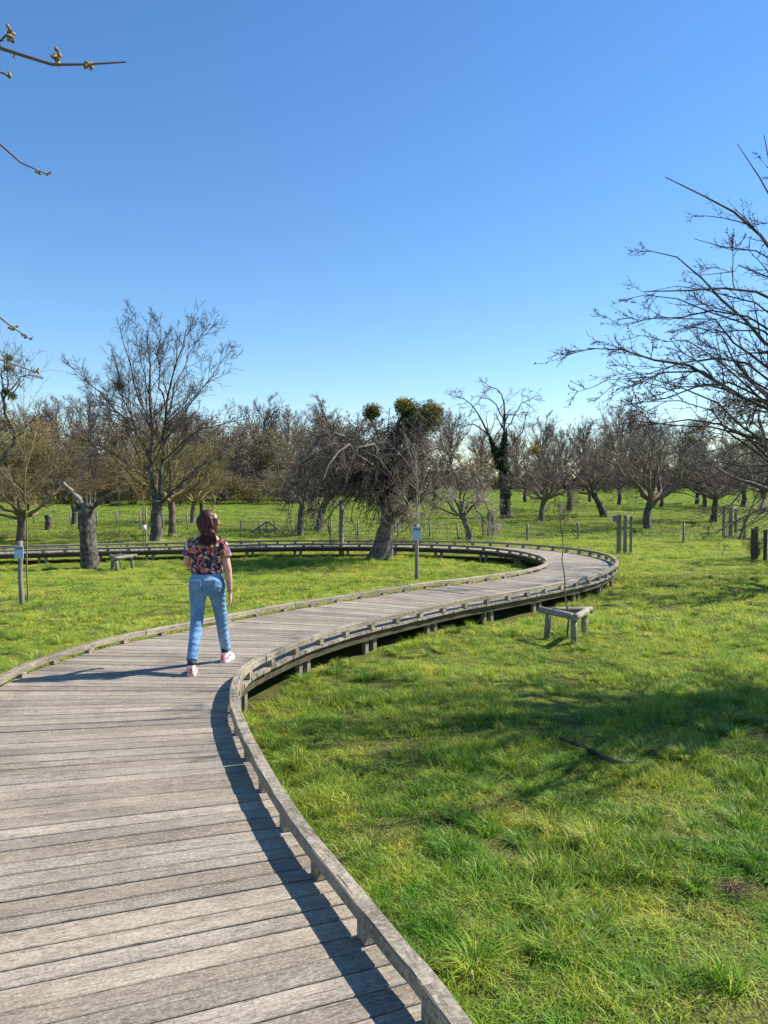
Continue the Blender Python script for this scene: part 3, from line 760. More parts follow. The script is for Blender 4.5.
def proto_bush(seed, H=7.0, W=3.6, rmin=0.012, leaves=2500, stems=9, dens=1.0):
    r = np.random.RandomState(seed)
    limbs = []
    for k in range(stems):
        a = r.rand() * 6.28; o = W * (0.25 + 0.7 * r.rand()); h = H * (0.55 + 0.4 * r.rand())
        limbs.append(([(0.3 * math.cos(a), 0.3 * math.sin(a), -0.1), (math.cos(a) * o * 0.5, math.sin(a) * o * 0.5, h * 0.5), (math.cos(a) * o, math.sin(a) * o, h)], 0.07, 0.02))
    P, Rd, L = guided(limbs, 8, r, 0.08)
    lv = branch_levels(r, P, Rd, L, [
        dict(k=9 * dens, t0=0.1, lr=0.42, ang=(30, 80), S=5, w=0.2, rr=0.5, trop=(0, 0, 0.02), rmin=rmin * 1.6),
        dict(k=7 * dens, t0=0.1, lr=0.55, ang=(30, 75), S=4, w=0.22, rr=0.6, trop=(0, 0, 0.0), rmin=rmin * 1.2),
        dict(k=6 * dens, t0=0.1, lr=0.5, ang=(30, 70), S=2, w=0.22, rr=0.6, trop=(0, 0, 0.0), rmin=rmin)], rmin)
    stem = crown_mesh('stems', [(P, Rd)], [6])
    a = Acc()
    for (P_, R_d), k in zip(lv, [4, 3, 3]):
        V, Q, A = tubes(P_, R_d, k); a.add(V, Q, None, A)
    tips = lv[-1][0][:, -1]; ii = r.randint(0, len(tips), leaves); c = tips[ii] + r.normal(0, 0.12, (leaves, 3))
    u = norm(r.normal(0, 1, (leaves, 3))); v = norm(np.cross(u, r.normal(0, 1, (leaves, 3)))); s = (0.05 + 0.06 * r.rand(leaves))[:, None]
    V = np.stack([c - u * s, c + v * s * 0.6, c + u * s, c - v * s * 0.6], 1); A = np.zeros((leaves, 4, 3)); A[..., 2] = r.rand(leaves)[:, None]
    a.add(V, np.arange(leaves * 4).reshape(-1, 4), None, A)
    cm = mesh_np('crown', np.vstack(a.V), np.vstack(a.Q), None, {'gr': ('FLOAT_VECTOR', np.vstack(a.A))}, True)
    return stem, cm, None
def matcopy(me, m):
    c = me.copy(); c.materials.clear(); c.materials.append(M[m]); return c
_mc = {}
def withmat(me, m):
    key = (me.name, m)
    if key not in _mc: _mc[key] = matcopy(me, m)
    return _mc[key]
def place_tree(name, pr, loc, label, cat='tree', group=None, rz=0.0, s=1.0, sz=None, bark='bark', twig='twgrey', tname='trunk'):
    e = empty(name, loc, label, cat, group, rz, s)
    if sz: e.scale = (s, s, sz)
    link(tname, withmat(pr[0], bark), None, e); link('crown', withmat(pr[1], twig), None, e)
    return e

TR = np.random.RandomState(77)
OA = [proto_orchard(100 + k, 5.2, 1.3 + 0.15 * (k % 3), 0.19, 1.45 + 0.12 * (k % 4), 8, dens=0.93, up=0.0, droop=0.03, rmin=0.007) for k in range(5)]
OB = [proto_orchard(200 + k, 5.6, 1.3, 0.2, 1.6, 8, rmin=0.010, dens=0.9, up=0.1, droop=0.02) for k in range(3)]      # coarser twigs for far trees
TA = [proto_tall(300 + k, 15, 0.27 + 0.03 * k, 0.26) for k in range(3)]
BA = [proto_bush(400 + k, 7.0, 3.6) for k in range(4)]
BH = [proto_bush(420 + k, 3.0, 2.6, 0.014, 7000, 16, 1.0) for k in range(3)]
def real_h(pr):
    co = np.empty(len(pr[1].vertices) * 3, np.float32); pr[1].vertices.foreach_get('co', co); return float(np.percentile(co[2::3], 99.6))
def down(p, h, top_py, px):      # scale so that the crown reaches top_py
    D = p[1]; h = real_h(h) if not isinstance(h, float) else h; zt = atD(px, top_py, D)[2]; return (zt - p[2]) / h

# ---- far treeline: tall rounded bare trees and dense thicket trees
tall_spots = [(238, 108, 452), (262, 92, 394), (287, 92, 405), (322, 96, 400), (347, 105, 420), (450, 98, 408), (480, 105, 425), (541, 100, 412), (560, 108, 428), (583, 96, 416), (603, 104, 424),
              (620, 92, 402), (640, 96, 408), (657, 104, 418), (680, 108, 425), (702, 104, 430), (728, 108, 432), (752, 104, 428), (778, 108, 420), (516, 110, 425), (385, 108, 425), (420, 110, 432),
              (60, 100, 395), (92, 96, 392), (118, 104, 405), (30, 104, 400), (200, 100, 410), (150, 104, 398), (175, 108, 405), (222, 104, 425), (-10, 100, 395), (820, 104, 420), (-45, 100, 400), (302, 108, 425), (367, 112, 438), (500, 112, 430)]
TL = {262: 'tall bare tree with a narrow rounded crown, left of the pair above the thicket', 287: 'tall bare tree with a tapering crown, right of the pair above the thicket', 322: 'slim bare tree rising behind the left side of the weeping apple',
      450: 'slim bare tree rising just right of the mistletoe-topped apple', 620: 'tallest rounded bare tree of the distant treeline on the right'}
for k, (px, D, ty) in enumerate(tall_spots):
    p = gD(px, D); s = down(p, TA[k % 3], ty, px)
    place_tree('bare_tree', TA[k % 3], p, TL.get(px, 'tall bare tree in the distant treeline, ' + ('left of the weeping apple' if px < 400 else 'right of the weeping apple')), 'tree', 'bare trees of the distant treeline, ' + ('left' if px < 400 else 'right'), TR.rand() * 6.28, s * 0.95, s, 'barkdark', 'twpurple' if px > 420 or k % 3 == 0 else 'twgrey')
spots = []
for px in range(-70, 330, 27): spots.append((px + TR.randint(-8, 9), 60 + TR.rand() * 8, 432 + TR.randint(-12, 14), 1))
for px in range(-60, 420, 34): spots.append((px + TR.randint(-9, 9), 74 + TR.rand() * 8, 425 + TR.randint(-12, 14), 0))
for px in range(330, 860, 36): spots.append((px + TR.randint(-9, 9), 96 + TR.rand() * 10, 452 + TR.randint(-8, 10), 0))
for px in range(345, 860, 64): spots.append((px + TR.randint(-9, 9), 84 + TR.rand() * 6, 468 + TR.randint(-6, 8), 2))
for px in range(-55, 320, 38): spots.append((px + TR.randint(-9, 9), 56 + TR.rand() * 3, 472 + TR.randint(-8, 8), 3))
for k, px in enumerate(range(-80, 870, 12)):      # low dense hedge closing the meadow
    D = (84 if px < 320 else 116) + TR.rand() * 4; p = gD(px + TR.randint(-3, 4), D); s = down(p, BH[k % 3], (462 if px < 320 else 474) + TR.randint(-6, 6), px)
    place_tree('hedge_shrub', BH[k % 3], p, 'low dense shrub in the far hedge ' + ('left of the weeping apple' if px < 380 else 'right of the weeping apple'), 'shrub', 'shrubs of the far hedge, ' + ('left' if px < 380 else 'right'), TR.rand() * 6.28, max(s, .9), s, 'barkdark', ['twbrown', 'twgrey', 'twolive'][TR.randint(3)], 'stems')
for k, (px, D, ty, kind) in enumerate(spots):
    p = gD(px, D); s = down(p, BA[k % 4], ty, px)
    tw = {0: ['twgrey', 'twbrown', 'twpurple'], 1: ['twolive', 'twbrown', 'twgrey', 'twolive'], 2: ['twpurple', 'twbrown', 'twgrey'], 3: ['twbrown', 'twolive', 'twpurple']}[kind]
    wd = max(s, 0.75) * 1.0; tc_ = tw[TR.randint(len(tw))]; cn = {'twgrey': 'grey', 'twbrown': 'tan brown', 'twolive': 'olive', 'twpurple': 'purplish'}[tc_]
    sd__ = 'left of the weeping apple' if px < 380 else 'right of the weeping apple'; LB = cn + ' twiggy bush in the thicket behind the meadow, ' + sd__; GB = cn + ' thicket bushes ' + sd__
    e = place_tree('thicket_tree', BA[k % 4], p, LB, 'bush', GB, TR.rand() * 6.28, wd, s, 'barkdark', tc_, 'stems')

# ---- orchard trees seen one by one: px, base py, top py, proto, spread, label, lean, bark, twig
orch = [
 (648, 529, 412, OA[0], 1.15, 'wide bare apple tree behind the nest box tree guard', 'bark', 'twgrey'),
 (541, 522, 438, OA[1], 0.95, 'small bare apple tree with a clear V fork and a yellow mistletoe ball', 'bark', 'twgrey'),
 (713, 522, 432, OA[2], 1.05, 'bare apple tree with a forked dark trunk left of the three-post tree guard', 'barkdark', 'twgrey'),
 (569, 511, 440, OA[3], 1.0, 'dark trunked bare apple tree between the V-forked tree and the leaning one', 'barkdark', 'twdark'),
 (661, 509, 440, OB[0], 0.9, 'small bare apple tree just behind the wide one', 'barkdark', 'twgrey'),
 (619, 506, 436, OB[1], 0.9, 'bare apple tree with a thin trunk left of the wide one, farther back', 'barkdark', 'twgrey'),
 (590, 503, 444, OB[2], 0.9, 'bare apple tree in the far row above the leaning trunk', 'barkdark', 'twpurple'),
 (704, 508, 438, OB[0], 1.0, 'bare apple tree half hidden left behind the forked dark trunk', 'barkdark', 'twdark'),
 (697, 505, 440, OB[2], 1.0, 'bare apple tree with a dark thin trunk behind the large mistletoe', 'barkdark', 'twdark'),
 (743, 508, 432, OB[1], 1.0, 'bare apple tree standing just right of the three-post tree guard, in the far row', 'barkdark', 'twdark'),
 (762, 511, 430, OB[0], 1.15, 'bare apple tree at the right picture edge beside the pinkish planks', 'barkdark', 'twgrey'),
 (525, 503, 440, OB[1], 0.9, 'bare apple tree in the far row right of the ivy-clad tree', 'barkdark', 'twpurple'),
 (478, 503, 445, OB[2], 0.9, 'bare apple tree in the far row left of the ivy-clad tree', 'barkdark', 'twbrown'),
 (172, 536, 425, OA[3], 0.9, 'small bare tree with one thin brown trunk right of the big double-trunk tree', 'barkbrown', 'twolive'),
 (193, 524, 430, OB[0], 0.9, 'slim bare tree behind the walking person, left one of two', 'barkbrown', 'twolive'),
 (201, 521, 440, OB[1], 0.9, 'slim bare tree behind the walking person, right one of two', 'barkbrown', 'twbrown'),
 (21, 541, 440, OA[4], 1.25, 'bare reddish-trunked tree behind the signpost at the left edge', 'barkbrown', 'twbrown'),
 (300, 531, 425, OA[1], 0.85, 'bare apple tree left of the leaning trunk', 'barkdark', 'twgrey'),
]
ORCH = {}
for k, (px, by, ty, pr, sx, lab, bk, tw) in enumerate(orch):
    p = gpt(px, by); s = down(p, pr, ty, px)
    ORCH[px] = (place_tree('apple_tree', pr, p, lab, 'tree', 'orchard trees', TR.rand() * 6.28, s * sx, s, bk, tw), p, s)
def mist_on(px, at, rad, m='mistle', n_=900, leaf=0.09):
    e, p, s = ORCH[px]
    c = atD(*at, p[1]); bpy.context.view_layer.update()
    r = np.random.RandomState(int(at[0])); o = mistletoe(r, e, None, rad / e.scale[0], m, n_, leaf / e.scale[0])
    mi = Matrix.Translation(Vector(p)) @ Matrix.Rotation(e.rotation_euler.z, 4, 'Z') @ Matrix.Diagonal((*e.scale, 1))
    o.location = mi.inverted() @ Vector(c)
mist_on(541, (535, 450), 0.42, 'mistley', 500)
mist_on(569, (570, 484), 0.3, 'mistley', 400)
mist_on(713, (697, 427), 0.65)
mist_on(713, (688, 474), 0.9)
mist_on(704, (690, 440), 0.6)
mist_on(21, (7, 424), 0.5)
mist_on(762, (742, 446), 0.8)

# ---- leaning apple tree of the far row
pr = proto_orchard(501, 4.2, 1.2, 0.2, 1.5, 6, lean=-0.75, rmin=0.008)
p = gpt(606, 517); s = down(p, pr, 442, 606)
place_tree('apple_tree', pr, p, 'bare apple tree with a short thick trunk leaning left in the orchard', 'tree', 'orchard trees', 0.0, s * 1.1, s, 'barkdark', 'twgrey')
pr = proto_orchard(503, 5.6, 0.9, 0.22, 2.2, 6, lean=0.75, droop=0.12, rmin=0.008)
p = gpt(318, 530); s = down(p, pr, 418, 318)
place_tree('apple_tree', pr, p, 'dark apple tree leaning right behind the grey post, crown touching the weeping apple', 'tree', 'orchard trees', 0.0, s, s, 'barkdark', 'twdark')

# ---- generic guided tree in world coordinates
def guided_tree(name, label, base, trunk, limbs, levels, sides, bark, twig, seed, jit=0.04, cat='tree', flare=1.5, rough=0.07, group=None, S=10, k=12):
    r = np.random.RandomState(seed); b = np.asarray(base, float)
    e = empty(name, base, label, cat, group)
    pts, rad = trunk
    me_t, q, rr = trunk_mesh(r, [np.asarray(x) - b for x in pts], rad, k, flare, rough)
    link('trunk', me_t, M[bark], e)
    P, Rd, L = guided([([np.asarray(x) - b for x in pp], a, c) for pp, a, c in limbs], S, r, jit)
    lv = branch_levels(r, P, Rd, L, levels)
    link('limbs', crown_mesh('limbs', [(P, Rd)], sides[:1]), M[bark], e)
    link('crown', crown_mesh('crown', lv, sides[1:]), M[twig], e)
    return e, P, lv, r
def px3(D, *pp):      # polyline of (px,py[,dD])
    return [atD(a[0], a[1], D + (a[2] if len(a) > 2 else 0)) for a in pp]

# big double-trunk bare tree on the left
p = gpt(157, 541); D = p[1]; b = p - (0, 0, 0.1)
e, P, lv, r = guided_tree('bare_tree', 'tallest bare tree on the left with twin rising stems and a wide fan crown', p,
  ([b, atD(156, 520, D), atD(158, 500, D)], [0.22, 0.20, 0.19]),
  [(px3(D, (156, 505), (151, 470), (152, 430, .3), (150, 385, .5), (148, 330, .6)), 0.109, 0.016),
   (px3(D, (160, 505), (163, 470), (164, 430, -.3), (172, 380, -.6), (186, 330, -.8)), 0.102, 0.016),
   (px3(D, (158, 508), (175, 490), (195, 470, .4), (215, 455, .8)), 0.068, 0.016),
   (px3(D, (152, 465), (140, 440, .5), (125, 400, 1.2), (112, 350, 1.6)), 0.054, 0.012),
   (px3(D, (151, 455), (130, 425, -.5), (100, 395, -1.2), (72, 368, -1.6)), 0.054, 0.012),
   (px3(D, (152, 430), (138, 395, -.8), (128, 360, -1.3), (122, 322, -1.6)), 0.041, 0.010),
   (px3(D, (164, 440), (182, 415, .6), (205, 385, 1.2), (228, 352, 1.6)), 0.048, 0.010),
   (px3(D, (164, 425), (176, 390, 1.2), (190, 355, 2), (210, 325, 2.2)), 0.041, 0.010),
   (px3(D, (152, 480), (130, 465, .6), (105, 448, 1.4), (78, 440, 2)), 0.041, 0.010),
   (px3(D, (164, 460), (190, 435, -.8), (215, 425, -1.4), (238, 420, -1.8)), 0.041, 0.010),
   (px3(D, (151, 400, .4), (142, 370, 1.2), (138, 345, 1.8), (135, 315, 2)), 0.031, 0.008),
   (px3(D, (166, 410, -.4), (160, 375, -1.4), (160, 345, -2), (163, 312, -2.2)), 0.031, 0.008),
   (px3(D, (153, 440), (120, 415, 1.8), (95, 398, 2.6), (85, 372, 3)), 0.034, 0.010)],
  [dict(k=16, t0=0.15, lr=0.31, ang=(20, 45), S=6, w=0.05, rr=0.45, trop=(0, 0, 0.05), rmin=0.010),
   dict(k=7, t0=0.2, lr=0.5, ang=(25, 60), S=4, w=0.09, rr=0.6, trop=(0, 0, 0.04), rmin=0.008),
   dict(k=4, t0=0.2, lr=0.5, ang=(25, 60), S=3, w=0.09, rr=0.7, trop=(0, 0, 0.03), rmin=0.006)], [7, 5, 3, 3], 'barkdark', 'twdark', 601)
mistletoe(r, e, Vector(atD(119, 386, D + 1.3) - p), 0.36, 'mistle', 700, 0.06)

# tree with mistletoe at the far left edge
p = gpt(-14, 545); D = p[1]; b = p - (0, 0, 0.1)
e, P, lv, r = guided_tree('apple_tree', 'tall thin bare tree leaning in from the left edge with stacked mistletoe balls', p,
  ([b, atD(-12, 520, D), atD(-10, 495, D)], [0.2, 0.17, 0.15]),
  [(px3(D, (-10, 500), (-4, 470), (12, 448), (14, 425), (4, 410), (8, 385), (8, 352)), .11, .015),
   (px3(D, (5, 415), (3, 395), (4, 375), (2, 350)), .06, .012),
   (px3(D, (8, 395), (18, 380), (28, 376), (44, 378)), .035, .008),
   (px3(D, (8, 400), (18, 388), (26, 370), (22, 352)), .03, .008),
   (px3(D, (-8, 490), (-20, 460), (-35, 430), (-45, 400)), .09, .015),
   (px3(D, (12, 440), (25, 430), (38, 410), (42, 398)), .04, .008)],
  [dict(k=9, t0=0.2, lr=0.3, ang=(30, 75), S=5, w=0.14, rr=0.45, trop=(0, 0, 0.05), rmin=0.010),
   dict(k=6, t0=0.2, lr=0.5, ang=(25, 65), S=4, w=0.15, rr=0.6, trop=(0, 0, 0.03), rmin=0.008),
   dict(k=3, t0=0.2, lr=0.5, ang=(25, 60), S=2, w=0.15, rr=0.7, rmin=0.006)], [7, 5, 3, 3], 'barkdark', 'twgrey', 602)
for at, rd in (((9, 358), .16), ((9, 368), .22), ((6, 392), .2), ((13, 396), .18)): mistletoe(r, e, Vector(atD(*at, D) - p), rd, 'mistle', 350, 0.05)

# central weeping apple tree crowned with mistletoe
p = gpt(380, 560); D = p[1]; b = p - (0, 0, 0.12)
w_levels = [dict(k=12, t0=0.12, lr=0.36, ang=(35, 85), S=8, w=0.20, rr=0.42, trop=(0, 0, -0.20), rmin=0.010, up=-0.1),
   dict(k=9, t0=0.1, lr=0.5, ang=(30, 75), S=5, w=0.22, rr=0.55, trop=(0, 0, -0.26), rmin=0.007, up=-0.2),
   dict(k=4, t0=0.1, lr=0.55, ang=(25, 70), S=3, w=0.2, rr=0.65, trop=(0, 0, -0.25), rmin=0.0055, up=-0.2)]
e, P, lv, r = guided_tree('apple_tree', 'old weeping apple tree with a thick leaning trunk and mistletoe balls on top', p,
  ([b, atD(384, 538, D), atD(388, 520, D), atD(386, 500, D)], [0.34, 0.27, 0.21, 0.19]),
  [(px3(D, (386, 505), (378, 480, .2), (362, 452, .4), (340, 435, .6), (318, 438, .6), (306, 460, .6)), .15, .03),
   (px3(D, (384, 505), (372, 478, -.6), (352, 455, -1.2), (325, 445, -1.6), (305, 455, -1.6), (298, 480, -1.6)), .12, .025),
   (px3(D, (387, 505), (392, 470, .2), (396, 440, .3), (404, 415, .3), (410, 402, .2)), .16, .035),
   (px3(D, (389, 505), (400, 475, -.2), (410, 445, -.3), (424, 422, -.3), (434, 412, -.3)), .13, .03),
   (px3(D, (386, 500), (385, 462, .6), (378, 435, .9), (370, 414, 1)), .09, .02),
   (px3(D, (390, 518), (402, 512, .1), (408, 500, .2), (425, 480, .4), (445, 470, .6), (462, 480, .8)), .10, .02),
   (px3(D, (389, 500), (405, 470, 1), (428, 450, 1.6), (450, 452, 2), (462, 470, 2.2)), .09, .018),
   (px3(D, (387, 490), (372, 465, 1.5), (350, 440, 2.4), (330, 425, 2.8), (312, 430, 3)), .09, .018),
   (px3(D, (387, 490), (380, 465, -1.2), (372, 445, -2), (358, 450, -2.6), (350, 480, -2.8)), .08, .018),
   (px3(D, (389, 490), (402, 462, -1.2), (414, 450, -2), (424, 460, -2.4), (428, 490, -2.5)), .08, .018),
   (px3(D, (396, 445), (405, 425, .6), (418, 412, .8), (430, 405, .9)), .05, .015),
   (px3(D, (386, 500), (372, 470, -1.0), (352, 462, -1.8), (332, 480, -2.2), (322, 510, -2.3)), .08, .015), (px3(D, (388, 505), (398, 480, -1.0), (412, 478, -1.6), (422, 500, -1.8)), .06, .012),
   (px3(D, (386, 505), (372, 470, -1.4), (352, 452, -2.8), (335, 455, -3.6), (322, 480, -4.0)), .08, .015), (px3(D, (386, 500), (368, 465, -.8), (348, 445, -1.8), (328, 445, -2.6), (310, 465, -3.0)), .06, .012),
   (px3(D, (386, 505), (365, 480, 1.0), (340, 462, 1.8), (316, 468, 2.2), (302, 495, 2.3)), .08, .015)],
  w_levels, [8, 5, 4, 3], 'bark', 'twdark', 617, jit=0.06, flare=1.5, rough=0.05)
link('crown', crown_mesh('crown', [lv[1], lv[2]], [3, 3]), M['twgrey'], e).scale = (1.02, 0.96, 1.0)
for at, rd, mm in (((409, 411), .40, 'mistle'), ((403, 405), .28, 'mistley'), ((427, 418), .56, 'mistle'), ((434, 412), .30, 'mistley'), ((372, 412), .30, 'mistle'), ((410, 428), .45, 'mistle'), ((352, 447), .38, 'mistle')):
    mistletoe(r, e, Vector(atD(at[0], at[1], D + (0.3 if rd < .35 else 0)) - p), rd, mm, int(4200 * rd), 0.065)

# weeping pale shrub tree right of it, reaching to the far boardwalk
p = gpt(470, 541); D = p[1]; b = p - (0, 0, 0.1)
guided_tree('weeping_tree', 'low weeping fruit tree with arching pale twigs beside the far boardwalk', p,
  ([b, atD(468, 530, D), atD(462, 515, D)], [0.12, 0.10, 0.09]),
  [(px3(D, (462, 518), (470, 500), (478, 512, .2), (492, 530, .3)), .05, .015), (px3(D, (462, 518), (450, 490), (432, 470), (415, 480), (405, 505)), .07, .015),
   (px3(D, (462, 520), (478, 500, -.3), (490, 512, -.4), (496, 535, -.4)), .05, .012), (px3(D, (462, 518), (445, 500, -.5), (425, 495, -.8), (410, 520, -.9)), .05, .012),
   (px3(D, (462, 516), (458, 485, .4), (448, 462, .6), (432, 452, .8)), .05, .012), (px3(D, (462, 516), (468, 486, .3), (478, 470, .5), (488, 480, .6)), .05, .012),
   (px3(D, (462, 516), (440, 508, .3), (418, 518, .5), (400, 532, .6)), .04, .012)],
  [dict(k=12, t0=0.1, lr=0.45, ang=(30, 85), S=6, w=0.22, rr=0.5, trop=(0, 0, -0.10), rmin=0.010),
   dict(k=8, t0=0.1, lr=0.5, ang=(30, 75), S=4, w=0.22, rr=0.6, trop=(0, 0, -0.12), rmin=0.008),
   dict(k=3, t0=0.1, lr=0.5, ang=(30, 75), S=2, w=0.22, rr=0.7, trop=(0, 0, -0.1), rmin=0.006)], [6, 4, 3, 3], 'bark', 'twpale', 604)
p = gpt(337, 541); D = p[1] + 2.0; p = gD(300, D); b = p - (0, 0, 0.1)
guided_tree('weeping_tree', 'broken drooping fruit tree with hanging grey branches left of the grey post', p,
  ([b, atD(301, 520, D), atD(302, 500, D)], [0.12, 0.10, 0.09]),
  [(px3(D, (302, 505), (298, 480), (290, 480), (284, 505)), .06, .015), (px3(D, (302, 505), (312, 490, .3), (318, 500, .4), (322, 528, .4)), .06, .015),
   (px3(D, (302, 510), (306, 496, -.4), (312, 505, -.5), (314, 530, -.5)), .05, .012), (px3(D, (302, 505), (305, 480, .4), (315, 468, .6), (330, 478, .8)), .05, .012),
   (px3(D, (302, 505), (292, 495, -.4), (290, 515, -.5), (296, 535, -.5)), .05, .012)],
  [dict(k=9, t0=0.1, lr=0.5, ang=(30, 75), S=5, w=0.2, rr=0.5, trop=(0, 0, -0.2), rmin=0.010),
   dict(k=7, t0=0.1, lr=0.5, ang=(30, 75), S=4, w=0.22, rr=0.6, trop=(0, 0, -0.2), rmin=0.008)], [6, 4, 3], 'bark', 'twgrey', 605)

# ivy-clad tree
p = gpt(506, 518); D = p[1]; b = p - (0, 0, 0.1)
e, P, lv, r = guided_tree('ivy_tree', 'bare tree with dark ivy wrapped round its trunk and fork', p,
  ([b, atD(505, 500, D), atD(504, 475, D), atD(503, 455, D)], [0.30, 0.25, 0.22, 0.16]),
  [(px3(D, (503, 460), (504, 435), (505, 410), (500, 392), (490, 386)), .12, .015), (px3(D, (503, 475), (494, 450), (484, 425), (470, 402), (455, 396)), .12, .015),
   (px3(D, (504, 460), (512, 445, .5), (522, 430, .8), (528, 410, 1)), .07, .012), (px3(D, (504, 440), (514, 415, -.6), (526, 400, -.9), (540, 396, -1)), .05, .012),
   (px3(D, (504, 425), (496, 405, .5), (482, 398, 1), (470, 412, 1.2)), .05, .012), (px3(D, (488, 435), (475, 425, .5), (462, 428, .8), (452, 442, 1)), .05, .012),
   (px3(D, (500, 470), (486, 462, -.8), (472, 460, -1.4), (458, 468, -1.6)), .05, .012), (px3(D, (505, 465), (520, 458, .8), (534, 462, 1.4), (540, 478, 1.6)), .05, .012)],
  [dict(k=8, t0=0.25, lr=0.35, ang=(30, 75), S=6, w=0.16, rr=0.45, trop=(0, 0, -0.03), rmin=0.013),
   dict(k=5, t0=0.2, lr=0.5, ang=(30, 70), S=4, w=0.18, rr=0.6, trop=(0, 0, -0.05), rmin=0.010),
   dict(k=3, t0=0.2, lr=0.5, ang=(30, 70), S=2, w=0.18, rr=0.7, rmin=0.008)], [7, 5, 3, 3], 'barkdark', 'twdark', 606)
def ivy_on(r, e, b, polys, n_, leaf, rad):
    a = Acc()
    for pts, share, rr0, rr1 in polys:
        q, l = resamp_poly([np.asarray(x) - b for x in pts], 30); m = int(n_ * share)
        t = r.rand(m); c = np.stack([np.interp(t, np.linspace(0, 1, 30), q[:, k]) for k in range(3)], 1)
        rd = (rr0 + (rr1 - rr0) * t) * (0.6 + 0.6 * vnoise(t * 14, t * 0 + 3)) 
        d = norm(r.normal(0, 1, (m, 3))); c = c + d * rd[:, None]
        u = norm(r.normal(0, 1, (m, 3))); v = norm(np.cross(u, r.normal(0, 1, (m, 3)))); s = leaf * (0.6 + 0.7 * r.rand(m))[:, None]
        V = np.stack([c - u * s, c + v * s * 0.8, c + u * s, c - v * s * 0.8], 1); A = np.zeros((m, 4, 3)); A[..., 2] = r.rand(m)[:, None]
        a.add(V, np.arange(m * 4).reshape(-1, 4), None, A)
    a.build('ivy', M['ivy'], e)
ivy_on(r, e, p, [(px3(D, (506, 505), (505, 480), (503, 455)), .55, .25, .32), (px3(D, (503, 458), (505, 432)), .2, .28, .10), (px3(D, (501, 468), (490, 438)), .25, .28, .10)], 4200, 0.055, 0.3)

# dead broken stump trunk
def rough_log(pts, rad, r, k=14, rough=0.12, name='log', m='dead', parent=None, n_=16):
    q, l = resamp_poly(pts, n_); rr = np.interp(np.linspace(0, 1, n_), np.linspace(0, 1, len(rad)), rad)
    a = Acc().tube(q, rr, k, rough, r); return a.build(name, M[m], parent, True)
p = gpt(89, 569); D = p[1]; r = np.random.RandomState(610)
e = empty('dead_tree', p, 'thick dead grey trunk snapped off with one broken pale limb pointing up left', 'dead tree')
T_ = lambda *pp: [x - p for x in px3(D, *pp)]
rough_log([(0, 0, -0.15)] + T_((90, 566), (89, 545), (87, 525), (86, 503)), [0.25, 0.23, 0.21, 0.21, 0.225], r, 20, 0.05, 'trunk', 'dead', e, 22)
for k in range(9):      # splintered rim
    a_ = k / 9 * 6.28 + r.rand() * 0.3; c = T_((86, 504))[0] + np.array([math.cos(a_) * 0.2, math.sin(a_) * 0.2, -0.05])
    rough_log([c, c + np.array([math.cos(a_) * 0.03, math.sin(a_) * 0.03, 0.06 + 0.32 * r.rand() ** 2])], [0.075, 0.015], r, 6, 0.2, 'splinter', 'dead', e, 5)
rough_log(T_((84, 508), (77, 498), (70, 490), (63, 483)), [0.11, 0.085, 0.06, 0.05], r, 9, 0.2, 'broken_limb', 'deadpale', e, 10)
rough_log(T_((90, 508), (98, 503), (112, 494), (128, 490)), [0.09, 0.06, 0.045, 0.02], r, 8, 0.15, 'side_limb', 'dead', e, 10)
rough_log(T_((80, 508), (77, 507), (75, 512)), [0.06, 0.05, 0.02], r, 8, 0.2, 'snag', 'dead', e, 6)
# small far stumps
for px, by, ty, wpx, lab in ((48, 530, 515, 6.5, 'short cut stump on the grass left of the dead trunk'), (74, 525, 505, 4.5, 'thin dark dead stem just left behind the dead trunk')):
    p = gpt(px, by); D = p[1]; r = np.random.RandomState(px)
    e = empty('tree_stump', p, lab, 'stump')
    hh = atD(px, ty, D)[2] - p[2]; rw = wpx / 2 / F * D
    rough_log([(0, 0, -0.1), (0.02, 0, hh * 0.5), (0, 0, hh)], [rw * 1.15, rw, rw * 1.05], r, 12, 0.1, 'trunk', 'dead', e, 8)

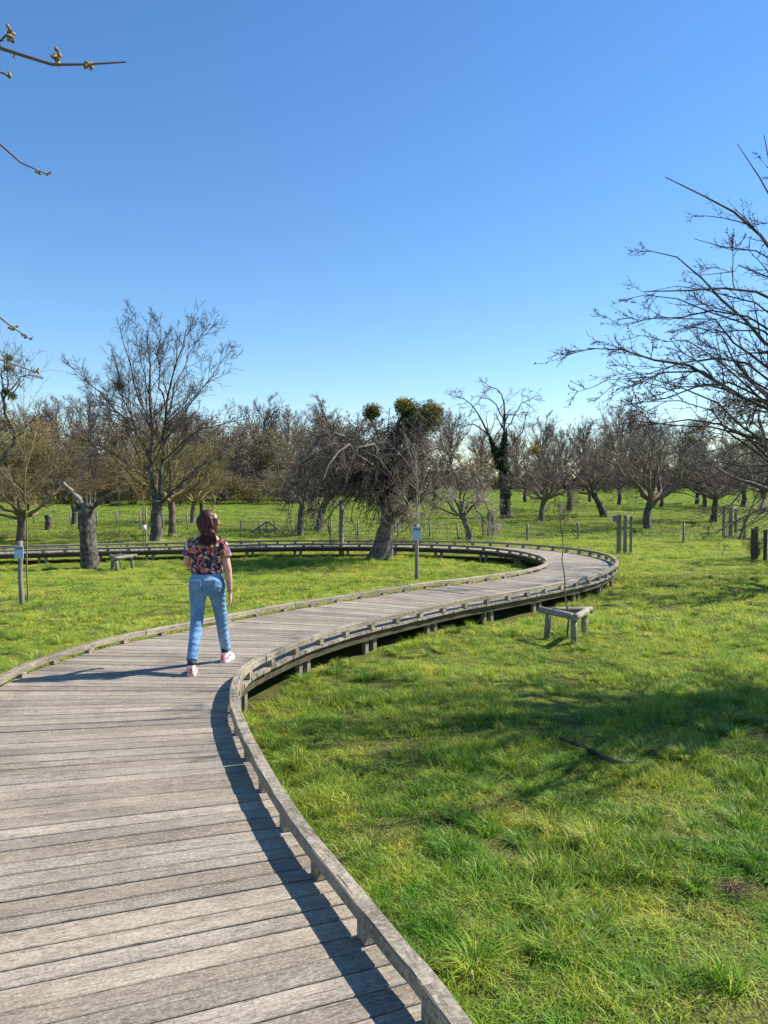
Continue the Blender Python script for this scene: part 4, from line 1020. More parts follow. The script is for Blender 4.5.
# ---- large tree at the right, limbs reaching into the picture
Bx = np.array([6.6, 8.6, float(ground(6.6, 8.6))])
fk = Bx + (0.1, 0, 1.9)
def L_(D0, *pp): return [fk + (0, 0, -0.1)] + [atD(a[0], a[1], D0 + (a[2] if len(a) > 2 else 0)) for a in pp]
limbs = [
 (L_(8.4, (900, 440), (820, 405, -.2), (757, 400, -.4), (700, 372, -.6), (640, 352, -.8), (585, 350, -.9)), 0.065, 0.0040),
 (L_(8.4, (900, 420), (840, 380, .4), (768, 345, .6), (722, 300, .8), (690, 267, .9), (648, 252, 1.0)), 0.065, 0.0040),
 (L_(8.4, (910, 400), (850, 330, -.3), (770, 255, -.5), (735, 215, -.6), (700, 196, -.7), (668, 181, -.8)), 0.065, 0.0040),
 (L_(8.4, (920, 380), (850, 290, .2), (790, 225, .3), (770, 195, .4), (755, 170, .4), (738, 148, .4)), 0.058, 0.0040),
 (L_(8.4, (920, 350), (860, 260), (800, 230, -.2), (778, 185, -.2), (764, 140, -.2)), 0.058, 0.0035),
 (L_(8.4, (890, 455), (830, 430, -.9), (768, 408, -1.2), (715, 380, -1.5), (680, 372, -1.6), (630, 385, -1.8)), 0.050, 0.0040),
 (L_(8.4, (890, 450), (830, 400, 1.0), (768, 372, 1.2), (730, 335, 1.5), (700, 318, 1.6), (655, 318, 1.6)), 0.050, 0.0040),
 (L_(8.4, (900, 430), (840, 350, -1.0), (768, 298, -1.4), (730, 288, -1.6), (690, 290, -1.8), (645, 290, -1.9)), 0.050, 0.0040),
 (L_(8.4, (890, 465), (830, 455, .8), (768, 440, 1.0), (720, 425, 1.2), (680, 420, 1.3), (635, 428, 1.4)), 0.050, 0.0040),
 (L_(8.4, (910, 400), (850, 310, 1.3), (780, 265, 1.6), (740, 250, 1.7), (712, 243, 1.8), (690, 238, 1.8)), 0.043, 0.0035),
 (L_(8.4, (900, 450), (850, 440, -2.0), (790, 425, -2.4), (740, 405, -2.6), (705, 410, -2.8)), 0.043, 0.0035),
 (L_(8.4, (1000, 380), (1040, 300, .5), (1060, 200, .7)), 0.072, 0.0050),
 (L_(8.4, (1020, 420, .5), (1100, 360, 1.5), (1160, 300, 2)), 0.065, 0.0050),
 (L_(8.4, (960, 350, 1.5), (960, 250, 3), (980, 150, 4)), 0.065, 0.0050),
 (L_(8.4, (960, 380, -1.0), (930, 260, -1.6), (900, 150, -2.0)), 0.065, 0.0050),
  (L_(8.4, (1000, 420, -.6), (1060, 300, -1.2), (1080, 200, -1.6)), 0.064, 0.0080),
 (L_(8.4, (930, 420, -1.4), (880, 350, -2.4), (830, 300, -3)), 0.056, 0.0080),
 (L_(8.4, (1000, 330, .3), (990, 200, .5), (960, 80, .6)), 0.064, 0.0080),
 (L_(8.4, (940, 400, 1.8), (880, 330, 3.2), (840, 280, 4)), 0.056, 0.0080),
 (L_(8.4, (880, 330, .8), (850, 210, 1.4), (830, 120, 1.8)), 0.058, 0.0050),
]
_r = np.random.RandomState(88)
for k in range(11):
    dd_ = _r.normal(0, 0.9); ty_ = 265 + 175 * (k + _r.rand()) / 11; tx_ = 592 + 75 * _r.rand() + (40 if ty_ < 300 else 0)
    my = ty_ + 15 + 40 * _r.rand() - (35 if k % 3 == 0 else 0)
    limbs.append((L_(8.4, (880 + 30 * _r.rand(), 440, dd_ * .4), (800, my + 20, dd_ * .8), (735, my - 18, dd_), (tx_ + 45, ty_ - 6, dd_ * 1.2), (tx_, ty_, dd_ * 1.3)), .036, .0028))
e, P, lv, r = guided_tree('budding_tree', 'large bare tree at the right edge, dark drooping twigs against the sky', Bx,
  ([Bx - (0, 0, .12), Bx + (0.05, 0, 0.9), fk], [0.26, 0.2, 0.19]), limbs,
  [dict(k=11, t0=0.25, lr=0.15, ang=(15, 55), S=7, w=0.08, rr=0.5, trop=(-0.05, 0, -0.03), rmin=0.0045, tip=0.3, up=0.0),
   dict(k=6, t0=0.12, lr=0.45, ang=(20, 55), S=5, w=0.08, rr=0.6, trop=(-0.02, 0, 0.04), rmin=0.0032),
   dict(k=4, t0=0.1, lr=0.38, ang=(30, 75), S=3, w=0.15, rr=0.7, trop=(0, 0, 0.04), rmin=0.0026)], [8, 6, 4, 4], 'barkdark', 'twdark', 621, jit=0.025, S=14)
r2 = np.random.RandomState(91); fkl = fk - Bx; more = []
for k in range(20):  # extra limbs added outside the view to thicken this tree's shadow on the grass
    tgt = np.array([r2.uniform(4.9, 10.0), r2.uniform(7.0, 10.0), r2.uniform(3.1, 5.8)]) - Bx; mid_ = fkl * .5 + tgt * .5 + (0, 0, .5)
    if tgt[0] + Bx[0] < 0.54 * (tgt[1] + Bx[1]): tgt[0] += 1.0
    more.append(([fkl, mid_, tgt], .045, .006))
P2, Rd2, L2 = guided(more, 12, r2, 0.05)
lv2 = branch_levels(r2, P2, Rd2, L2, [dict(k=10, t0=0.2, lr=.42, ang=(25, 65), S=6, w=.12, rr=.5, rmin=.008), dict(k=7, t0=.15, lr=.5, ang=(25, 65), S=4, w=.14, rr=.6, rmin=.006), dict(k=4, t0=.1, lr=.5, S=3, w=.14, rr=.7, rmin=.0045)])
link('outer_limbs', crown_mesh('outer_limbs', [(P2, Rd2)] + lv2, [7, 5, 4, 3]), M['barkdark'], e)
# small buds along the twigs
tw = lv[1][0]; m = len(tw)
pp = np.concatenate([lv[0][0][:, 3:].reshape(-1, 3), tw[:, 2:].reshape(-1, 3)]); sel = r.rand(len(pp)) < 0.3; pp = pp[sel]
V, Q, A = tubes(np.stack([pp, pp + norm(r.normal(0, 1, pp.shape)) * 0.014, pp + norm(r.normal(0, 1, pp.shape)) * 0.02], 1), np.tile(np.array([[0.003, 0.005, 0.0015]]), (len(pp), 1)), 4)
a = Acc(); a.add(V, Q, None, A); tag(a.build('buds', M['twdark'], e), kind='stuff')

# ---- trees standing off the right side; their shadows lie across the meadow
for (x, y, k, s, lab) in ((10.2, 16.8, 1, 1.05, 'bare apple tree outside the right edge, its shadow on the near meadow'), (15.5, 21.5, 2, 1.1, 'bare apple tree outside the right edge, its shadow beyond the triangular stool')):
    place_tree('apple_tree', OA[k], (x, y, float(ground(x, y))), lab, 'tree', 'orchard trees', 1.0 + k, s, s, 'bark', 'twgrey')

# ---- budding tree left of the boardwalk, only its twigs reach into the picture
Bl = np.array([-4.6, 1.9, float(ground(-4.6, 1.9))]); fl = Bl + (0.3, 0.2, 2.0)
def T2(D, *pp): return [atD(a[0], a[1], D + (a[2] if len(a) > 2 else 0)) for a in pp]
hero = [([fl, fl + (1.0, .3, .8)] + T2(2.6, (-150, 20), (-60, 32), (0, 47), (28, 58), (55, 65), (90, 64), (124, 62)), .05, .0025),
        ([fl, fl + (.9, .3, .6)] + T2(2.8, (-150, 60), (-60, 108), (0, 142), (18, 160), (36, 173), (50, 175)), .04, .002),
        ([fl, fl + (.8, .4, .3)] + T2(3.0, (-160, 240), (-60, 290), (0, 313), (12, 328), (22, 334), (30, 339)), .035, .002),
        ([fl, fl + (.8, .4, .2)] + T2(3.4, (-160, 300), (-60, 345), (0, 358), (14, 364), (26, 368), (38, 372)), .035, .002),
        (T2(2.6, (-40, 62), (-15, 55), (0, 41), (8, 33), (12, 28)), .008, .0025), (T2(2.6, (-40, 70), (-15, 74), (0, 72), (8, 75)), .006, .002)]
r = np.random.RandomState(9)
e = empty('budding_tree', Bl, 'tree outside the left edge whose budding twigs hang into the sky', 'tree')
me_t, q, rr = trunk_mesh(r, [(0, 0, -.1), (0.1, 0.1, 1.0), fl - Bl], [.16, .13, .12]); link('trunk', me_t, M['barkbrown'], e)
extra = [([fl - Bl, fl - Bl + np.array(v) * 0.5 + (0, 0, .3), fl - Bl + np.array(v)], .07, .01) for v in ((-1.5, .5, 2), (-.5, 1.6, 2.2), (-1, -1.5, 1.8), (0.2, 0.9, 2.6), (-0.4, -.4, 3))]
P, Rd, L = guided(extra, 8, r, 0.04)
lv = branch_levels(r, P, Rd, L, [dict(k=6, lr=.4, S=5, rmin=.006), dict(k=5, lr=.5, S=3, rmin=.004)])
HP, HR, HL = guided([([x - Bl for x in a], b_, c) for a, b_, c in hero], 34, r, 0.003)
link('crown', crown_mesh('crown', [(P, Rd)] + lv + [(HP, HR)], [6, 4, 3, 7]), M['twpurple'], e)
def m_bud(n, out):
    at = N(n, 'ShaderNodeAttribute', attribute_name='gr'); sep = n.nodes.new('ShaderNodeSeparateXYZ'); n.links.new(at.outputs['Vector'], sep.inputs[0])
    princ(n, out, ramp(n, sep.outputs[2], [(0, (0.08, 0.045, 0.025)), (0.5, (0.20, 0.13, 0.06)), (1, (0.38, 0.32, 0.15))]), 0.6)
M['bud'] = mat('flower_bud', m_bud)
def budcluster(c, s, n_):
    a = Acc(); 
    for k in range(n_):
        d = norm(r.normal(0, 1, 3) + np.array([0.3, 0, 0.2])); p0 = c + r.normal(0, s * 0.25, 3); l = s * (0.5 + 0.5 * r.rand())
        V, Q, A = tubes(np.array([[p0, p0 + d * l * 0.35, p0 + d * l * 0.7, p0 + d * l]]), np.array([[0.18, 0.34, 0.30, 0.05]]) * l, 7); A[:, 2] = 0.2 + 0.8 * r.rand() * 0.7 + (np.arange(len(A)) // 7) * 0.06
        a.add(V, Q, None, A)
    a.build('bud_cluster', M['bud'], e, True)
for D_, at, s, n_ in ((2.6, (57, 58), .030, 13), (2.6, (87, 66), .026, 11), (2.6, (10, 33), .028, 11), (2.6, (8, 75), .018, 7), (2.8, (38, 172), .02, 9), (2.8, (48, 174), .014, 5), (3.0, (12, 329), .022, 8), (3.0, (24, 336), .018, 6), (3.0, (30, 339), .012, 4),
                     (3.4, (36, 372), .022, 7), (2.6, (14, 56), .012, 4), (2.6, (0, 47), .014, 4)):
    budcluster(atD(*at, D_) - Bl, s * 0.78, int(n_ * 1.3))
# ------------------------------------------------------------------ small objects of the meadow
def stick(name, p0, p1, r0, r1=None, k=8, m='post', parent=None, rough=0.05, seed=1, n_=5):
    r = np.random.RandomState(seed); p0 = np.asarray(p0, float); p1 = np.asarray(p1, float)
    ts = np.linspace(0, 1, n_)[:, None]; pts = p0 * (1 - ts) + p1 * ts; pts[1:-1] += r.normal(0, r0 * 0.1, (n_ - 2, 3))
    return Acc().tube(pts, np.linspace(r0, r1 if r1 is not None else r0, n_), k, rough, r).build(name, M[m], parent, True)
def sawn(name, p0, p1, hx, hy, parent, m='post', seed=0, side=None):
    p0 = np.asarray(p0, float); p1 = np.asarray(p1, float); d = p1 - p0; l = np.linalg.norm(d); d /= l
    ref = np.array((1.0, 0, 0)) if abs(d[2]) > 0.7 else np.array((0, 0, 1.0))
    if side is not None: ref = np.asarray(side, float)
    u = norm(np.cross(d, ref)); v = np.cross(d, u)
    return Acc().obox((p0 + p1) / 2, d, u, v, l / 2, hx, hy, seed * 1.37).build(name, M[m], parent)
M['sign'] = mat('pale_blue_sign', lambda n, o: princ(n, o, ramp(n, noise(n, None, 6), [(0.3, (0.36, 0.47, 0.66)), (0.7, (0.46, 0.56, 0.74))]), 0.35, None, 0.5))
M['signdark'] = mat('sign_header', lambda n, o: princ(n, o, ramp(n, noise(n, None, 6), [(0.3, (0.12, 0.2, 0.32)), (0.7, (0.16, 0.25, 0.36))]), 0.4, None, 0.5))
M['pink'] = mat('pinkish_wood', m_wood((0.38, 0.24, 0.18), (0.62, 0.44, 0.36)))
M['boxw'] = mat('pale_box_wood', m_wood((0.15, 0.13, 0.10), (0.42, 0.38, 0.31)))
M['tie'] = mat('white_tie', lambda n, o: princ(n, o, ramp(n, noise(n, None, 12), [(0.3, (0.6, 0.6, 0.58)), (0.7, (0.75, 0.75, 0.73))]), 0.5))

def sapling(parent, base, top, side, seed, m='twpale', n_br=12, blen=0.9, rad=0.014, k0=0.35):
    r = np.random.RandomState(seed); base = np.asarray(base, float); top = np.asarray(top, float)
    h = top - base; s = np.asarray(side, float)
    P, Rd, L = guided([([base, base + h * 0.35 + s * 0.3, base + h * 0.7 - s * 0.2, top], rad, 0.003)], 14, r, 0.012)
    lv = branch_levels(r, P[:, 4:], Rd[:, 4:], np.array([blen]), [dict(k=np.array([n_br]), t0=k0, lr=0.8, ang=(20, 55), S=5, w=0.12, rr=0.6, rmin=0.004, trop=(0, 0, .08)), dict(k=5, lr=0.5, ang=(20, 55), S=3, w=.12, rr=.7, rmin=0.003)])
    me_ = crown_mesh('stem', [(P, Rd)], [7]); link('stem', me_, M[m], parent)
    link('crown', crown_mesh('crown', lv, [4, 3]), M[m], parent)

def signpost(px, by, ty, sy0, sy1, wpx, label, seed):
    p = gpt(px, by); D = p[1]; e = empty('signpost', p, label, 'signpost')
    hh = atD(px, ty, D)[2] - p[2]
    stick('post', (0, 0, -0.2), (0.0, 0, hh), 0.045, 0.042, 10, 'post', e, 0.06, seed)
    z0 = atD(px, sy1, D)[2] - p[2]; z1 = atD(px, sy0, D)[2] - p[2]; w_ = wpx / F * D
    a = Acc().obox((0, -0.065, (z0 + z1) / 2), (1, 0, 0), (0, 1, 0), (0, 0, 1), w_ / 2, 0.006, (z1 - z0) / 2, 1); sgn = a.build('sign_plate', M['sign'], e)
    Acc().obox((0, -0.074, z1 - (z1 - z0) * 0.16), (1, 0, 0), (0, 1, 0), (0, 0, 1), w_ / 2 * 0.9, 0.002, (z1 - z0) * 0.11, 1).build('header_panel', M['signdark'], sgn)
    return p, hh
p, hh = signpost(21.5, 605, 541, 546, 558, 9, 'grey signpost with a small pale blue plate at the left edge of the meadow', 3)
e = empty('sapling', p + (0.05, 0.14, 0), 'pale young tree tied behind the signpost at the left edge', 'sapling'); sapling(e, (0, 0, -0.05), (-.02, 0, 4.3), (0.03, 0, 0), 5, 'twbrown', 30, 1.7, 0.017, 0.15)
p, hh = signpost(416.5, 582, 524, 527, 540, 8, 'dark signpost with a small pale blue plate beside the boardwalk, near the weeping tree', 4)
e = empty('sapling', p + (0.02, 0.12, 0), 'thin young tree behind the signpost beside the boardwalk', 'sapling'); sapling(e, (0, 0, -0.05), (0.0, 0, 2.9), (0.02, 0, 0), 6, 'twpale', 20, 1.8, 0.018, 0.1)

def post(px, by, ty, rpx, label, seed, m='post', top=None):
    p = gpt(px, by); D = p[1]; e = empty('wooden_post', p, label, 'post'); hh = atD(px, ty, D)[2] - p[2]
    stick('post', (0, 0, -0.2), (0.02, 0, hh), rpx / F * D, rpx / F * D * 0.92, 9, m, e, 0.05, seed); return e, p, hh
post(341, 556, 500, 2.6, 'thick grey upright post left of the old weeping tree trunk', 1)
post(577.5, 540, 522, 1.3, 'thin short post behind the outer bend of the boardwalk, left of two', 2)
post(527, 541, 524, 1.2, 'thin short post behind the boardwalk, farther left of the two', 3)
post(683, 543, 523, 1.1, 'thin single post in the open grass between the two tree guards', 4)
# staked sapling with a white tie
p = gpt(144, 554); D = p[1]; e = empty('sapling', p, 'slim young tree with a stake and white tie, left of the twin-stemmed tree', 'sapling')
sapling(e, (0, 0, -0.05), (-0.05, 0, 3.4), (0.03, 0, 0), 7, 'twbrown', 18, 1.5, 0.022, 0.25)
stick('stake', (0.06, 0.03, -.1), (0.07, 0.03, 1.5), 0.03, 0.03, 7, 'boxw', e, 0.04, 2)
Acc().tube([(0.02, 0, 0.75), (0.02, 0, 0.93)], [0.065, 0.065], 10).build('tie', M['tie'], e, True)

# triangular log stools round the young trees
def stool(px, by, lpx, rpx, hpx, label, seed, rot, m='boxw'):
    p = gpt(px, by); D = p[1]; side = (rpx - lpx) / F * D; hgt = hpx / F * D
    e = empty('triangular_stool', p + (0, side * 0.3, 0), label, 'stool', 'triangular stools round young trees', rot)
    R = side * 0.56; ang = [R_(-86), R_(34), R_(154)]
    C_ = [np.array([R * math.cos(a), R * math.sin(a)]) for a in ang]
    for k, c in enumerate(C_):
        Acc().tube([(c[0] * .84 * 1.03, c[1] * .84 * 1.03, -0.12), (c[0] * .82, c[1] * .82, hgt * .5), (c[0] * .80, c[1] * .80, hgt - 0.05)], [0.048, 0.045, 0.045], 9, 0.05, np.random.RandomState(seed + k)).build('leg', M[m], e, True)
    for k in range(3):
        a, b = C_[k], C_[(k + 1) % 3]; d = (b - a) / np.linalg.norm(b - a); nrm_ = np.array([-d[1], d[0]])
        z = hgt - 0.01 + [0, .006, .003][k]
        ext0, ext1 = (0.06, -0.075) if k != 2 else (0.06, -0.075)
        A0 = a - d * ext0; B0 = b - d * (-ext1 + 0.0) * 1.0
        pts = [(*(A0 * (1 - t) + B0 * t), z) for t in (0, .25, .5, .75, 1)]
        Acc().tube(pts, [0.05, 0.049, 0.048, 0.049, 0.05], 12, 0.03, np.random.RandomState(seed + 10 + k)).build('seat_log', M[m], e, True)
    return e, p + (0, side * 0.3, 0), hgt
e, pc, hg = stool(572, 643, 550, 598, 29, 'triangular weathered log stool in the sunny grass on the right, round a bare sapling', 1, R_(-4))
e2 = empty('sapling', pc, 'thin dark sapling growing through the triangular stool on the right', 'sapling')
sapling(e2, (0, 0, -0.05), (-0.13, 0.1, 2.05), (0.03, 0, 0), 8, 'twgrey', 10, 0.7, 0.017, 0.62)
e, pc, hg = stool(118, 571, 106, 131, 14, 'small triangular log stool right of the dead trunk', 30, R_(-4), 'post')
e2 = empty('sapling', pc, 'very thin sapling stem growing through the small stool by the dead trunk', 'sapling')
sapling(e2, (0, 0, -0.05), (-0.03, 0, 2.2), (0.02, 0, 0), 9, 'twgrey', 7, 0.8, 0.015, 0.6)

# tree guards: posts with top rails
def guard(label, posts_, rails, seed, m='post'):
    """posts_: (px, base py, top py, half width px, dD)"""
    p0 = gpt(posts_[0][0], posts_[0][1]); D0 = p0[1]; e = empty('tree_guard', p0, label, 'tree guard', 'wooden tree guards of the orchard')
    tops = []
    for k, (px, by, ty, hw, dD) in enumerate(posts_):
        D = D0 + dD; x = (px - 384) / F * D; g_ = float(ground(x, D)); zt = atD(px, ty, D)[2]
        q = np.array([x, D, 0]) - p0; q[2] = 0
        sawn('post', (q[0], q[1], g_ - p0[2] - 0.15), (q[0], q[1], zt - p0[2]), hw / F * D, 0.045, e, m, seed + k, (0, 1, 0)); tops.append(np.array([q[0], q[1], zt - p0[2]]))
    for a, b, dz in rails: sawn('rail', tops[a] + (0, -0.055, -dz), tops[b] + (0, -0.055, -dz), 0.035, 0.02, e, m, seed + 9 + a)
    return e, p0, tops
e, p0, tops = guard('tall tree guard of four grey posts with a pale nest box, beside the boardwalk bend', [(619, 554, 514, 1.7, 0), (625.5, 555, 515, 1.5, -.25), (631.3, 553, 514, 0.9, .25), (620.5, 551, 514, 1.0, .7)], [(0, 2, 0.03), (1, 2, 0.04)], 5)
nb = empty('nest_box', p0 + tops[0] + (-0.13, -0.06, -0.2), 'small pale wooden nest box on the tall tree guard by the boardwalk bend', 'nest box')
Acc().obox((0, 0, 0.05), (1, 0, 0), (0, 1, 0), (0, 0, 1), 0.06, 0.08, 0.09, 1).build('box', M['boxw'], nb); Acc().obox((0, 0, 0.155), (1, 0, 0), (0, 1, 0.1), (0, -0.1, 1), 0.075, 0.1, 0.01, 4).build('lid', M['post'], nb)
e, p0, tops = guard('wide open tree guard of thin posts and rails in front of the forked dark trunk', [(724, 538, 506, 1.0, 0), (731, 539, 506, 1.6, .4), (736, 538, 507, .9, 1.0), (745, 541, 519, 1.2, -.4)], [(0, 2, 0.03), (1, 2, 0.08)], 25)
sawn('ground_rail', tops[0] * (1, 1, 0) + (0, 0, .06), tops[3] * (1, 1, 0) + (0, 0, .06), 0.03, 0.02, e, 'post', 3)
gp = gpt(747, 541); e2 = empty('young_tree', gp + (0, .5, 0), 'small bare young tree leaning right inside the wide open tree guard', 'tree')
sapling(e2, (-0.1, 0, -.05), (1.3, .2, 3.4), (-0.1, 0, 0), 15, 'twgrey', 22, 2.0, 0.05, 0.1)
guard('dark tree guard of short posts at the right picture edge', [(753.5, 562, 528, 1.3, 0), (757, 560, 526.5, 1.2, .5), (766, 561, 530, 1.3, .2), (772, 558, 527, 1.3, 1.0)], [], 45, 'joist')
gp = gpt(762, 560); e2 = empty('young_bush', gp + (0, .3, 0), 'low dark twiggy bush growing inside the dark tree guard', 'bush')
link('stems', withmat(BA[1][0], 'barkdark'), None, e2); link('crown', withmat(BA[1][1], 'twdark'), None, e2); e2.scale = (0.13, 0.13, 0.10)
guard('narrow tree guard of two grey posts left of the ivy-clad tree', [(488.5, 538, 512, 1.3, 0), (492.5, 538, 512, 1.5, .5), (483, 538, 516, .8, .6)], [(0, 1, .05)], 65)

# pinkish planks leaning at the right edge
gp = gpt(764, 515); e = empty('plank_pile', gp, 'pale pinkish planks leaning together at the right edge of the far orchard', 'planks')
for k in range(5): sawn('plank', (-0.5 + k * 0.28, -.1, -0.03), (-0.05 + k * 0.22, 0.2, 0.95 - 0.06 * k), 0.07, 0.02, e, 'pink', k, (0, 1, 0.2))

# wire fences
def fence(label, pts, ty_h, seed, wires=3, brace=None):
    r = np.random.RandomState(seed); G = [gpt(a, b) for a, b in pts]; b0 = G[0]; e = empty('wire_fence', b0, label, 'fence')
    tops = []
    for k, g_ in enumerate(G):
        q = g_ - b0; h = ty_h * (0.92 + 0.16 * r.rand()); stick('post', q - (0, 0, .15), q + (0.03 * r.randn(), 0, h), 0.038, 0.034, 7, 'post', e, 0.05, seed + k, 3); tops.append((q, h))
    if brace is not None:
        q, h = tops[brace]
        for s_ in (-1, 1): stick('brace', q + (s_ * 0.75, 0, 0.02), q + (s_ * 0.03, 0, h * 0.85), 0.035, 0.035, 7, 'post', e, 0.05, seed + 99, 3)
    for f in np.linspace(0.35, 0.95, wires):
        a = Acc()
        a.tube([q + (0, 0, ty_h * 0.92 * f) for q, h in tops], [0.007] * len(tops), 4); a.build('wire', M['wire'], e)
fence('low wire fence with a braced post running behind the far boardwalk', [(241, 534), (259.5, 534.5), (267, 534.5), (274.5, 534.5), (296, 535), (330.5, 536), (358, 536.5), (398, 537), (430, 537.5), (458, 538)], 0.62, 11, 3, 2)
fence('low wire fence along the far left of the meadow behind the dead trunk', [(-20, 524), (34, 524.5), (71, 527), (97, 526), (117, 528), (140, 528), (163, 529), (188, 531), (215, 532)], 0.75, 31, 3)

# fallen branch
p = gpt(596, 762); e = empty('fallen_branch', p, 'crooked dark fallen branch lying in the shaded grass', 'branch'); r = np.random.RandomState(4)
pp = [gpt(a, b) - p for a, b in ((560, 747), (577, 753), (592, 761), (606, 768), (620, 772), (636, 771))]
rough_log([q + (0, 0, .075) for q in pp], [0.010, 0.018, 0.022, 0.022, 0.018, 0.008], r, 8, 0.12, 'bough', 'barkdark', e, 16)
rough_log([pp[1] + (0, 0, .075), pp[1] + (0.1, .10, .11), pp[1] + (.24, .12, .10)], [0.012, 0.008, 0.004], r, 6, 0.1, 'side_twig', 'barkdark', e, 6)
# dry twig debris and bare pale patches in the near grass
for k, (px, py, s) in enumerate(((733, 896, .055),)):
    p = gpt(px, py); r = np.random.RandomState(40 + k); a = Acc()
    for _ in range(240):
        c = np.array([r.normal(0, s), r.normal(0, s * .8), 0.03 + 0.03 * r.rand()]); d = norm(np.array([r.normal(), r.normal(), 0.2 * r.normal()])) * (0.015 + 0.03 * r.rand())
        a.tube([c - d, c + (0, 0, .01), c + d], [0.001, 0.0017, 0.001], 4, cap=False)
    o = a.build('dry_grass', M['twbrown'], None, loc=p); tag(o, kind='stuff')

# ------------------------------------------------------------------ the walking person
def m_skin(n, out):
    tc = n.nodes.new('ShaderNodeTexCoord'); f = noise(n, tc.outputs['Object'], 14, 3)
    p = princ(n, out, ramp(n, f, [(0.3, (0.48, 0.26, 0.17)), (0.7, (0.60, 0.35, 0.25))]), 0.5, None, 0.4); p.inputs['Subsurface Weight'].default_value = 0.08; p.inputs['Subsurface Radius'].default_value = (0.02, 0.008, 0.004)
M['skin'] = mat('skin', m_skin)
def m_jeans(n, out):
    tc = n.nodes.new('ShaderNodeTexCoord'); P = tc.outputs['Object']
    a = noise(n, P, 5, 3, 0.5); b = noise(n, scalev(n, P, (1, 1, .25)), 160, 2, 0.6); w_ = N(n, 'ShaderNodeTexWave', wave_type='BANDS', bands_direction='Z'); w_.inputs['Scale'].default_value = 5.5; w_.inputs['Distortion'].default_value = 6; w_.inputs['Detail'].default_value = 3; w_.inputs['Detail Scale'].default_value = 1.2
    n.links.new(P, w_.inputs['Vector'])
    c = ramp(n, math_(n, 'ADD', math_(n, 'MULTIPLY', a, .7), math_(n, 'MULTIPLY', b, .3)), [(0.35, (0.075, 0.16, 0.29)), (0.5, (0.14, 0.265, 0.43)), (0.68, (0.27, 0.41, 0.58))])
    princ(n, out, c, 0.85, bump(n, math_(n, 'ADD', math_(n, 'MULTIPLY', w_.outputs[1], 0.4), a), 0.6, 0.02), 0.2)
M['jeans'] = mat('blue_denim', m_jeans)
M['seam'] = mat('denim_seam', lambda n, o: princ(n, o, ramp(n, noise(n, None, 40), [(0.3, (0.07, 0.14, 0.27)), (0.7, (0.11, 0.2, 0.35))]), 0.9))
def m_shirt(n, out):
    tc = n.nodes.new('ShaderNodeTexCoord'); P = tc.outputs['Object']
    wv = n.nodes.new('ShaderNodeTexNoise'); wv.inputs['Scale'].default_value = 9; wv.inputs['Detail'].default_value = 2; n.links.new(P, wv.inputs['Vector'])
    ad = n.nodes.new('ShaderNodeVectorMath'); ad.operation = 'MULTIPLY_ADD'; n.links.new(wv.outputs['Color'], ad.inputs[0]); ad.inputs[1].default_value = (.09, .09, .09); n.links.new(P, ad.inputs[2])
    v = n.nodes.new('ShaderNodeTexVoronoi'); v.inputs['Scale'].default_value = 15; n.links.new(ad.outputs[0], v.inputs['Vector'])
    v2 = n.nodes.new('ShaderNodeTexVoronoi'); v2.inputs['Scale'].default_value = 38; n.links.new(ad.outputs[0], v2.inputs['Vector'])
    sp_ = n.nodes.new('ShaderNodeSeparateColor'); n.links.new(v.outputs['Color'], sp_.inputs[0]); sp2 = n.nodes.new('ShaderNodeSeparateColor'); n.links.new(v2.outputs['Color'], sp2.inputs[0])
    c = ramp(n, sp_.outputs[0], [(0, (0.03, 0.022, 0.03)), (0.2, (0.36, 0.07, 0.06)), (0.34, (0.03, 0.022, 0.026)), (0.46, (0.42, 0.17, 0.07)), (0.58, (0.20, 0.07, 0.24)), (0.64, (0.035, 0.03, 0.05)), (0.76, (0.66, 0.50, 0.36)), (0.88, (0.58, 0.20, 0.24))], 'CONSTANT')
    d = ramp(n, sp2.outputs[1], [(0, (0.02, 0.018, 0.03)), (0.3, (0.40, 0.18, 0.10)), (0.5, (0.06, 0.09, 0.12)), (0.65, (0.55, 0.45, 0.35)), (0.8, (0.42, 0.12, 0.16))], 'CONSTANT')
    f = ramp(n, sp2.outputs[0], [(0, (0, 0, 0)), (0.6, (1, 1, 1))], 'CONSTANT')
    fold = noise(n, scalev(n, P, (1, 1, .4)), 11, 3)
    princ(n, out, mixc(n, f, c, d), 0.75, bump(n, fold, 0.7, 0.03), 0.25)
M['shirt'] = mat('floral_fabric', m_shirt)
def m_hair(n, out):
    tc = n.nodes.new('ShaderNodeTexCoord'); f = noise(n, scalev(n, tc.outputs['Object'], (1, 1, .12)), 70, 4, 0.7)
    p = princ(n, out, ramp(n, f, [(0.3, (0.012, 0.004, 0.002)), (0.5, (0.045, 0.014, 0.008)), (0.7, (0.14, 0.045, 0.024))]), 0.5, bump(n, f, 0.5, 0.006), 0.3)
M['hair'] = mat('brown_hair', m_hair)
def flat_m(c1, c2, rough=0.6, sc_=25): return lambda n, o: princ(n, o, ramp(n, noise(n, None, sc_), [(0.35, c1), (0.65, c2)]), rough)
M['shoe'] = mat('white_shoe', flat_m((0.62, 0.55, 0.53), (0.75, 0.70, 0.67))); M['shoered'] = mat('pink_red_shoe_trim', flat_m((0.55, 0.12, 0.14), (0.68, 0.22, 0.22))); M['sock'] = mat('dark_sock', flat_m((0.015, 0.015, 0.02), (0.03, 0.03, 0.04)))
M['lips'] = mat('lips', flat_m((0.4, 0.13, 0.12), (0.45, 0.16, 0.14))); M['eye'] = mat('eye', flat_m((0.7, 0.7, 0.68), (0.75, 0.75, 0.73), 0.2)); M['iris'] = mat('iris', flat_m((0.03, 0.018, 0.01), (0.06, 0.03, 0.02), 0.2))

